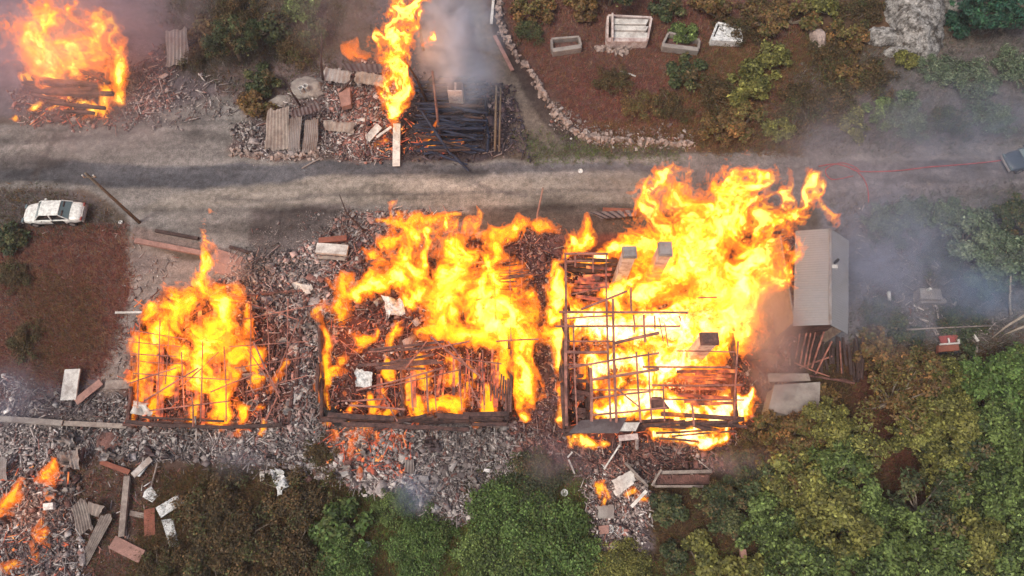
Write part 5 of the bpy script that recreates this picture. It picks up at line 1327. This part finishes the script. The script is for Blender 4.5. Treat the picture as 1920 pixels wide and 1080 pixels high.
FIRES = []
def fire(label, lobes, vox=.14, rough=.68, seed=1, core=.33, hot=.62, streak=.5, name='fire', freq=1.25, cut=-.05, glow=1.7, white='fire_core'):
    """lobes: polylines of (px, py, h, r) from the foot to the tip of a tongue"""
    segs = []
    for lb in lobes:
        pts = [(P(a, b, h), r) for a, b, h, r in lb]
        segs += [(pts[i], pts[i + 1]) for i in range(len(pts) - 1)]
    A = np.array([[*s[0][0], s[0][1]] for s in segs]); B = np.array([[*s[1][0], s[1][1]] for s in segs])
    R = max(A[:, 3].max(), B[:, 3].max()) * 1.4 + .6
    lo = np.minimum((A[:, :3] - A[:, 3:] * 1.4).min(0), (B[:, :3] - B[:, 3:] * 1.4).min(0)) - .5
    hi = np.maximum((A[:, :3] + A[:, 3:] * 1.4).max(0), (B[:, :3] + B[:, 3:] * 1.4).max(0)) + .5
    lo[2] = max(lo[2], -.1)
    n = np.ceil((hi - lo) / vox).astype(int) + 1
    x = (lo[0] + np.arange(n[0]) * vox).astype(np.float32); y = (lo[1] + np.arange(n[1]) * vox).astype(np.float32); z = (lo[2] + np.arange(n[2]) * vox).astype(np.float32)
    X, Y, Z = np.meshgrid(x, y, z, indexing='ij')
    # turbulence pushes the tongues about, more the higher they are
    k = (.4 + .14 * np.clip(Z, 0, 8)) * 1.5
    wx = vnoise(X * .42, Y * .42, Z * .30, seed + 11) * k + vnoise(X * 1.1, Y * 1.1, Z * .8, seed + 12) * k * .5
    wy = vnoise(X * .42, Y * .42, Z * .30, seed + 13) * k + vnoise(X * 1.1, Y * 1.1, Z * .8, seed + 14) * k * .5
    Xw, Yw = X + wx, Y + wy
    S = np.full(X.shape, -1e3, np.float32)
    for (ax, ay, az, ar), (bx, by, bz, br) in zip(A, B):
        m = R
        i0, i1 = np.searchsorted(x, [min(ax, bx) - 2 * m, max(ax, bx) + 2 * m]); j0, j1 = np.searchsorted(y, [min(ay, by) - 2 * m, max(ay, by) + 2 * m])
        sl_ = (slice(i0, i1), slice(j0, j1))
        ex, ey, ez = bx - ax, by - ay, bz - az
        px_, py_, pz_ = Xw[sl_] - ax, Yw[sl_] - ay, Z[sl_] - az
        t = np.clip((px_ * ex + py_ * ey + pz_ * ez) / (ex * ex + ey * ey + ez * ez + 1e-9), 0, 1)
        dd = np.sqrt((px_ - t * ex) ** 2 + (py_ - t * ey) ** 2 + (pz_ - t * ez) ** 2)
        r = ar + (br - ar) * t
        S[sl_] = np.maximum(S[sl_], 1 - dd / r)
    nn = 0; amp = 1.0; tot = 0
    px3 = vnoise(X * 2.1, Y * 2.1, Z * 1.4, seed + 15) * .22; py3 = vnoise(X * 2.1, Y * 2.1, Z * 1.4, seed + 16) * .22
    Xq, Yq = Xw + px3, Yw + py3
    for o in range(4):
        q = freq * 2.0 ** o
        v = vnoise(Xq * q, Yq * q, (Z - .25 * Y) * q * streak, seed + 20 + o)
        nn = nn + amp * (1 - 2.2 * np.abs(v)); tot += amp; amp *= .78
    nn = nn / tot            # ridged: tongues and filaments
    up = np.clip(Z / 6.0, 0, 1.2)
    big = vnoise(Xw * .55, Yw * .55, Z * .4, seed + 40)
    D = (S * (1 - .1 * up) + rough * (1.8 + .8 * up) * (nn - .40 - .09 * up - .03) - .22 * np.clip(big, 0, 1) * (1 + up)).astype(np.float32)
    D[0], D[-1] = -1, -1; D[:, 0], D[:, -1] = -1, -1; D[:, :, -1] = -1; D[:, :, 0] = -1
    objs = []
    root = None
    for nm, iso, mt in (('outer_flame', cut, 'fire_outer'), ('bright_flame', core, 'fire_mid'), ('white_hot_flame', hot, white)):
        if iso is None or D.max() < iso + .05: continue
        gr = openvdb.FloatGrid(-1.0 - iso)
        gr.copyFromArray(D - iso)
        pts, quads = gr.convertToQuads(0.0)
        if len(quads) == 0: continue
        V = pts * vox + lo
        if root is None:
            c = A[:, :3].mean(0); c[2] = 0
            root = empty(name, tuple(c), label, 'fire', 'fires burning among the houses')
        if nm == 'outer_flame': quads0 = quads
        o = mesh_np(nm, V, quads[:, ::-1], mt, root, smooth=True, origin=c)
        o.location = (0, 0, 0)
        objs.append(len(quads))
    lt = bpy.data.lights.new("fire_glow", 'POINT'); lt.color = (1.0, .36, .10); lt.shadow_soft_size = 1.2; lt.energy = glow * len(quads0) * vox ** 2
    lo_ = bpy.data.objects.new("fire_glow", lt); cc = (A[:, :3].mean(0) + B[:, :3].mean(0)) / 2; cc[2] = max(1.2, cc[2])
    link(lo_, root); lo_.location = Vector(cc) - root.location
    print("FIRE", label[:30], n, objs)
    return root
fire("towering yellow and orange fire rising from the north side of the rafter grid house", [
    [(1130, 480, .5, .6), (1215, 450, 2.5, 1.2), (1250, 400, 5, 1.4), (1290, 350, 7, .9), (1290, 318, 8, .3)],
    [(1330, 560, 1, 2.2), (1310, 470, 3, 2.4), (1320, 400, 6, 2.0), (1350, 350, 8, 1.0), (1420, 340, 9, .4)],
    [(1340, 640, 1, 2.2), (1370, 560, 3, 2.0), (1420, 490, 5, 1.5), (1460, 410, 7.5, 1.0), (1500, 350, 9, .6), (1550, 385, 9.5, .25)],
    [(1390, 600, 2, 1.3), (1440, 540, 4, 1.0), (1480, 450, 7, .7), (1500, 330, 9, .3)],
    [(1180, 545, 1, .8), (1230, 530, 2.5, 1.1)], [(1148, 566, 1.2, .8), (1168, 528, 2.8, .8), (1190, 505, 3.6, .5)], [(1225, 540, 1.5, .9), (1238, 508, 3.4, .9)], [(1230, 520, 1, 1.4), (1230, 490, 3, 1.4), (1300, 440, 5, 1.6), (1400, 400, 7, 1.2), (1460, 360, 9, .4)],
    [(1280, 600, 1, 1.6), (1300, 560, 3, 1.6)]], seed=3, vox=.12)
fire("broad white-hot fire burning beneath the rafter grid", [
    [(1075, 600, .6, 1.3), (1160, 610, .8, 1.6), (1280, 610, 1.0, 2.2), (1370, 610, 1.0, 1.6)],
    [(1120, 690, .7, 1.4), (1210, 690, .8, 1.9), (1300, 660, .8, 1.8)],
    [(1130, 760, .6, 1.0), (1210, 750, .8, 1.5), (1300, 778, .5, .8), (1400, 775, .6, .9)],
    [(1235, 800, .5, .7), (1320, 805, .4, .6), (1390, 780, .5, .8), (1408, 750, 1.2, .4)],
    [(1240, 820, .2, .4), (1350, 815, .2, .4)], [(1080, 500, .6, .4), (1120, 482, .6, .5)]], seed=8, vox=.115, core=.22, hot=.5, white='fire_white')
fire("fire seam burning up the alley at the grid house's west wall", [
    [(1060, 830, .2, .2), (1054, 720, .8, .4), (1046, 620, 1.6, .7), (1040, 540, 2.6, .75), (1046, 490, 3.4, .5)],
    [(1060, 450, 1.5, .7), (1090, 440, 2.5, .9), (1085, 418, 3.2, .4)], [(1070, 824, .2, .3), (1130, 822, .3, .3)]], seed=12, vox=.12, core=.25)
fire("great yellow fire over the north half of the middle house", [
    [(760, 560, .6, 1.0), (760, 500, 2.0, 1.6), (770, 450, 3.5, 1.3), (745, 405, 5, .5), (738, 352, 6, .2)],
    [(840, 590, .6, 1.6), (850, 520, 2.0, 2.0), (860, 470, 3.5, 1.5), (885, 420, 5, .9), (882, 385, 5.8, .3)],
    [(940, 640, .6, 1.2), (930, 560, 2.0, 1.9), (930, 490, 3.5, 1.4), (965, 440, 4.5, .9), (1010, 412, 5.5, .3)],
    [(985, 780, .3, .5), (985, 720, 1.0, 1.0), (980, 650, 2.0, 1.2), (960, 590, 3.0, 1.2)],
    [(640, 570, .6, .6), (690, 530, 1.2, .9), (750, 520, 2, 1.1)],
    [(860, 630, .5, .6), (930, 640, .8, .8), (985, 640, 1, .8)],
    [(800, 480, 3, .9), (800, 430, 4, .5), (860, 400, 4.6, .4), (830, 395, 5, .2)]], seed=21, vox=.115, core=.3, hot=.66)
fire("orange fire along the middle house's west wall", [
    [(604, 790, .2, .3), (604, 740, .5, .35), (606, 680, 1.0, .45), (614, 620, 1.8, .5), (616, 580, 2.4, .2)],
    [(650, 590, .3, .5), (645, 545, 1.2, .8), (660, 520, 2.2, .5)], [(700, 560, .3, .5), (700, 520, 1.5, .6)]], seed=25, vox=.1, core=.35, hot=None, rough=.6)
fire("low scattered flames on the floor of the middle house", [
    [(724, 700, .5, .4), (728, 670, 1, .2)], [(765, 760, .5, .4), (764, 710, 1.2, .35), (766, 690, 1.6, .1)], [(812, 760, .6, .6), (840, 755, .7, .4)], [(905, 760, .6, .7), (912, 725, 1.2, .4)],
    [(640, 785, .4, .25), (740, 778, .5, .3)], [(700, 765, .4, .4), (690, 745, .8, .3)], [(875, 700, .8, .3), (868, 680, 1.2, .2)], [(880, 788, .8, .3), (870, 782, 1.2, .2)], [(800, 640, 1, .7), (830, 620, 1.5, .8), (900, 640, 2, .6)],
    [(622, 720, .3, .3), (625, 690, .8, .3)]], seed=28, vox=.09, core=.3, hot=None, rough=.65)
fire("small orange flames on the ash bank below the middle house", [
    [(655, 840, .1, .25), (652, 822, .5, .25)], [(666, 884, .1, .3), (668, 868, .5, .15)], [(640, 812, .1, .3), (690, 806, .2, .2), (740, 830, .1, .2)], [(610, 800, .1, .3), (620, 822, .1, .2)]], seed=31, vox=.07, core=None, hot=None, rough=.7, freq=1.5)
fire("tall slanting orange fire over the west house", [
    [(300, 640, .5, .7), (320, 600, 1.4, 1.05), (355, 555, 2.6, 1.0), (392, 500, 4.2, .65), (402, 445, 6, .4), (412, 385, 8, .25)],
    [(375, 720, .4, .55), (388, 640, 1.4, .85), (405, 570, 3, .65), (412, 520, 4, .4)],
    [(285, 600, .8, .5), (290, 575, 1.5, .6)], [(330, 700, .4, .6), (350, 650, 1, .8)]], seed=41, vox=.09, rough=.95, core=.38, hot=1.0)
fire("ragged orange fire rising from the east half of the west house", [
    [(445, 720, .3, .6), (440, 660, 1.2, .85), (428, 600, 2.2, .7), (440, 550, 3.2, .3)], [(480, 700, .3, .5), (478, 660, .8, .5)], [(410, 780, .3, .6), (420, 740, 1, .7)]], seed=43, vox=.09, rough=.8, core=.5, hot=None)
fire("flames licking the front sill of the west house", [
    [(352, 788, .3, .35), (354, 740, 1.0, .4)], [(405, 790, .3, .6), (400, 750, 1.0, .6), (385, 700, 1.6, .4)], [(440, 785, .3, .5), (436, 750, 1.2, .4)],
    [(490, 805, .2, .4), (492, 785, .8, .25)], [(290, 770, .3, .5), (296, 740, .8, .4)], [(270, 700, .3, .9), (275, 650, .8, .9)], [(470, 700, .3, .7), (480, 660, .8, .6)], [(260, 790, .1, .3), (240, 760, .4, .3)], [(320, 730, .3, .6), (320, 690, .8, .4)]],
    seed=45, vox=.1, rough=.7, core=.33, hot=None, freq=1.5)
fire("big billowing fire over the far west house", [
    [(105, 160, .8, .7), (95, 115, 2.2, 1.5), (90, 70, 4, 1.8), (85, 20, 6, 1.1), (72, -10, 7.5, .7)],
    [(150, 140, .8, .8), (160, 100, 2.5, 1.3), (150, 60, 4.5, 1.1), (120, -10, 7, .6)],
    [(215, 185, .3, .5), (210, 140, 1.2, .9), (200, 90, 3, .7), (170, 30, 5, .4)], [(58, 160, .3, .3), (56, 110, 2, .6), (52, 50, 4, .5)]], seed=51, vox=.11, core=.36, hot=.72)
fire("flames along the fallen logs of the far west house", [
    [(182, 205, .2, .6), (192, 180, .8, .8), (205, 165, 1.2, .4)], [(90, 172, .3, .3), (160, 178, .4, .3)], [(150, 220, .2, .4), (165, 200, .5, .5)], [(120, 192, .2, .3), (150, 200, .2, .3)], [(70, 200, .2, .3), (75, 190, .4, .2)], [(62, 165, .2, .3), (68, 140, .8, .4)], [(98, 210, .1, .3), (105, 205, .2, .2)], [(35, 220, .1, .2), (38, 215, .3, .15)]],
    seed=55, vox=.08, core=.3, hot=.8)
fire("long column of yellow flame between the tin rubble and the black log ruin", [
    [(742, 262, .3, .4), (740, 230, 1, .6), (742, 170, 3, .75), (742, 110, 5.5, .9), (748, 75, 7, 1.5), (748, 30, 9, 1.0), (765, -20, 11, .8)],
    [(720, 75, 7, .6), (735, 60, 7.4, 1.0), (775, 50, 8.5, .7), (782, 80, 7, .3)], [(722, 30, 8.5, .3), (735, 40, 8, .6)]], seed=5, vox=.11, hot=.5, core=.3)
fire("single orange flame west of the tall flame column", [[(690, 112, 1.2, .4), (668, 105, 1.5, .6), (672, 72, 3, .2)], [(700, 116, 1.0, .3), (725, 120, 1.2, .3)]], seed=61, vox=.08, core=None, hot=None)
fire("small flames at the foot of the log ruin", [[(802, 280, .1, .4), (802, 262, .6, .4), (808, 236, 1.6, .2)], [(835, 272, .1, .3), (850, 268, .3, .25)], [(700, 280, .1, .3), (720, 270, .2, .3)]], seed=65, vox=.07, core=.35, hot=None, rough=.65, freq=1.1)
fire("ragged orange fire in the southwest rubble", [[(0, 965, .2, .5), (4, 940, .5, .45), (30, 905, .7, .2)], [(70, 900, .2, .4), (95, 885, .5, .4), (106, 882, .7, .25)], [(80, 925, .1, .3), (92, 935, .2, .3)], [(90, 1012, .1, .45), (92, 1000, .3, .25)], [(12, 1070, .1, .35), (30, 1060, .1, .25)], [(65, 1060, .1, .2), (72, 1000, .2, .2), (80, 970, .2, .25)]],
    seed=71, vox=.07, rough=.9, core=.75, hot=None, freq=1.3)
fire("small fire at the head of the rubble tongue", [[(1110, 915, .2, .4), (1125, 908, .4, .4), (1140, 922, .2, .3)], [(1122, 940, .1, .3), (1128, 930, .3, .25)], [(1195, 930, .2, .3), (1205, 935, .3, .2)], [(1190, 915, .2, .25), (1180, 920, .2, .3)]], seed=75, vox=.07, rough=.7, core=.4, hot=None, freq=1.1)
fire("orange flame wisps behind the middle house on the road edge", [[(720, 412, .3, .3), (760, 408, .5, .4), (820, 404, .6, .3), (850, 400, .8, .2)], [(1095, 450, .5, .5), (1105, 430, 1.2, .4)], [(960, 440, .8, .5), (940, 435, 1.4, .4), (1000, 425, 1.4, .4)]], seed=81, vox=.08, core=.5, hot=None, rough=.7, freq=1.0)
fire("thin orange flames fringing the north edge of the middle house", [[(712, 446, .8, .5), (790, 426, 1.6, .6), (870, 432, 2.0, .5)], [(900, 440, 1.6, .6), (1000, 438, 2.0, .6), (1030, 430, 2, .5)], [(880, 430, 1.6, .5), (892, 398, 3, .3)], [(740, 420, 1, .4), (738, 360, 3.4, .2)], [(680, 470, .6, .5), (720, 480, 1.2, .6)], [(640, 540, .5, .5), (650, 520, 1.2, .4)]], seed=91, vox=.09, rough=.85, core=.6, hot=None)
fire("thin tongues rising through the fallen boards of the middle house", [[(640, 700, .4, .5), (650, 670, 1, .3)], [(680, 640, .5, .6), (700, 615, 1.4, .4)], [(740, 640, .5, .6), (755, 605, 1.6, .5)], [(800, 720, .5, .4), (806, 680, 1.4, .3)], [(850, 720, .5, .4), (850, 676, 1.5, .3)], [(930, 740, .5, .5), (936, 690, 1.6, .5)], [(660, 770, .4, .4), (664, 740, 1, .2)], [(720, 760, .4, .4), (726, 730, 1, .3)], [(790, 770, .4, .4), (790, 745, 1, .2)], [(860, 770, .4, .5), (870, 735, 1, .3)], [(940, 660, 1, .6), (930, 630, 2, .5)]], seed=95, vox=.07, rough=.95, core=.45, hot=None, freq=1.5)
fire("thin orange tongues among the eastern battens of the west house", [[(520, 720, .3, .4), (518, 690, .9, .3)], [(500, 760, .3, .3), (500, 735, .8, .2)], [(470, 620, .4, .4), (470, 590, 1.2, .3)], [(460, 790, .2, .4), (462, 765, .8, .2)], [(255, 740, .3, .5), (258, 700, 1, .4)], [(270, 640, .3, .5), (275, 610, 1, .3)]], seed=97, vox=.07, rough=.95, core=.7, hot=None, freq=1.5)
# ------------------------------------------------------------------ smoke (real volumes of air over the plots)
def smoke(label, px, py, h, rad, col, dens, seed=1, rz=0.0, scale=.35, lo=.36, hi=.66, name='smoke', emi=None):
    m = bpy.data.materials.new("smoke_air"); ns, ln = nodes_of(m); ns.remove(ns["Principled BSDF"])
    pv = N(ns, "ShaderNodeVolumePrincipled"); pv.inputs["Color"].default_value = (*[float(x) for x in lin(col)], 1); pv.inputs["Anisotropy"].default_value = 0.2
    g_ = N(ns, "ShaderNodeTexCoord"); mp = N(ns, "ShaderNodeMapping"); mp.inputs["Location"].default_value = (seed * 3.1, seed * 1.7, 0)
    mp.inputs["Scale"].default_value = (rad[0], rad[1], rad[2])
    ln.new(g_.outputs["Object"], mp.inputs["Vector"])
    n = N(ns, "ShaderNodeTexNoise"); n.inputs["Scale"].default_value = scale; n.inputs["Detail"].default_value = 4; n.inputs["Roughness"].default_value = .55; n.inputs["Distortion"].default_value = 1.2
    ln.new(mp.outputs[0], n.inputs["Vector"])
    r = N(ns, "ShaderNodeMapRange"); r.inputs[1].default_value = lo; r.inputs[2].default_value = hi; ln.new(n.outputs[0], r.inputs[0])
    ve = N(ns, "ShaderNodeVectorMath", operation='LENGTH'); ln.new(g_.outputs["Object"], ve.inputs[0])
    f = N(ns, "ShaderNodeMapRange", interpolation_type='SMOOTHSTEP'); f.inputs[1].default_value = 1.0; f.inputs[2].default_value = .25; ln.new(ve.outputs["Value"], f.inputs[0])
    a = N(ns, "ShaderNodeMath", operation='MULTIPLY'); ln.new(r.outputs[0], a.inputs[0]); ln.new(f.outputs[0], a.inputs[1])
    b = N(ns, "ShaderNodeMath", operation='MULTIPLY'); ln.new(a.outputs[0], b.inputs[0]); b.inputs[1].default_value = dens * 1.3
    ln.new(b.outputs[0], pv.inputs["Density"]); ln.new(pv.outputs[0], ns["Material Output"].inputs["Volume"])
    n1, n2 = 20, 11; th = np.linspace(0, 2 * np.pi, n1, endpoint=False); ph = np.linspace(0.001, np.pi - .001, n2)
    T, H = np.meshgrid(th, ph, indexing='ij')
    V = np.stack([np.cos(T) * np.sin(H), np.sin(T) * np.sin(H), np.cos(H)], -1).reshape(-1, 3) * 1.02
    I = np.arange(n1 * n2).reshape(n1, n2); J = np.roll(I, -1, 0)
    F = np.stack([I[:, :-1], I[:, 1:], J[:, 1:], J[:, :-1]], -1).reshape(-1, 4)
    caps = MB(); 
    me = bpy.data.meshes.new(name)
    me.from_pydata([tuple(v) for v in V], [], [tuple(f_) for f_ in F] + [tuple(I[:, 0])[::-1], tuple(I[:, -1])]); me.update()
    me.materials.append(m); o = bpy.data.objects.new(name, me); link(o)
    c = G(px, py, h); o.location = c; o.scale = rad; o.rotation_euler = (0, 0, rz); return tag(o, label, 'smoke', None, 'stuff')
SM = [
    ("violet-grey smoke drifting over the northwest corner", 40, 60, 5, (9, 9, 4), (206, 190, 204), .2, 1),
    ("thin smoke trailing across the west road head", 190, 210, 3, (9, 5, 2.5), (190, 182, 186), .12, 2),
    ("brown-violet smoke at the top between the far west fire and the bank", 250, 30, 5, (7, 6, 4), (196, 176, 186), .16, 3),
    ("smoke hanging over the northwest bank and flame column", 640, 20, 6, (6, 5, 4), (190, 170, 172), .1, 4),
    ("white plume rising from the black log ruin", 832, 60, 6, (2.4, 6, 4), (240, 242, 250), .36, 5),
    ("grey-blue smoke above the log ruin", 880, 90, 6, (3.2, 6.5, 4), (190, 214, 240), .22, 6),
    ("dense pinkish brown smoke rolling off the grid house's east end", 1440, 610, 4, (2.4, 6, 3.4), (190, 178, 180), .55, 7),
    ("dark reddish smoke lying over the grid house floor", 1330, 725, 4, (2.6, 1.8, 1.2), (176, 120, 100), .5, 8),
    ("blue smoke drifting over the plots east of the gable roof", 1660, 480, 4, (7, 8, 4), (200, 210, 232), .17, 9),
    ("blue-grey smoke over the eastern road end", 1830, 240, 5, (9, 6, 3), (196, 206, 230), .08, 10),
    ("blue smoke pooled below the smoky trees", 1850, 550, 3, (4.5, 2.6, 2.5), (176, 200, 228), .22, 11),
    ("thin grey smoke over the northeast slope", 1600, 260, 4, (9, 5, 3), (206, 200, 210), .1, 12),
    ("pale smoke by the timber frame", 1400, 870, 2, (3.6, 1.4, 1.2), (196, 186, 196), .4, 13),
    ("blue smoke wisp on the ash bank", 780, 925, 1.2, (2.0, 1.8, 1.0), (170, 190, 216), .5, 14),
    ("faint smoke between the alley and the grass", 1040, 860, 1.5, (3, 2.2, 1.2), (196, 180, 192), .28, 15),
    ("grey smoke wisp low on the west ash bank", 440, 870, 1.2, (2.6, 1.4, 1.0), (160, 170, 186), .4, 16),
    ("pink smoke puff at the foot of the west house flames", 445, 500, 2, (1.8, 1.6, 1.0), (200, 196, 198), .25, 17),
    ("thin bluish smoke over the west edge of the field", 20, 740, 2, (3.5, 3, 1.6), (170, 176, 196), .22, 18),
    ("wide thin haze of smoke over the eastern plots", 1760, 380, 5, (12, 12, 4), (196, 204, 220), .03, 21),
    ("faint smoke drifting over the middle of the road", 1250, 330, 5, (12, 3, 3), (170, 160, 160), .07, 19),
]
for l_, a, b, h, rd_, cl_, dn, sd_ in SM: smoke(l_, a, b, h, rd_, cl_, dn, sd_)

# thin smoke haze in all the air of the place
hm = bpy.data.materials.new("haze_air"); ns, ln = nodes_of(hm); ns.remove(ns["Principled BSDF"])
pv = N(ns, "ShaderNodeVolumePrincipled"); pv.inputs["Color"].default_value = (.95, .93, .96, 1); pv.inputs["Density"].default_value = .0004; pv.inputs["Anisotropy"].default_value = .1
ln.new(pv.outputs[0], ns["Material Output"].inputs["Volume"]); hm.cycles.homogeneous_volume = True
MATS['haze'] = hm
o = MB().box(-960, 960, -960, 980, -1.6, 46).build('haze', 'haze'); tag(o, "thin grey smoke haze filling the air over the whole place", 'haze', None, 'stuff')
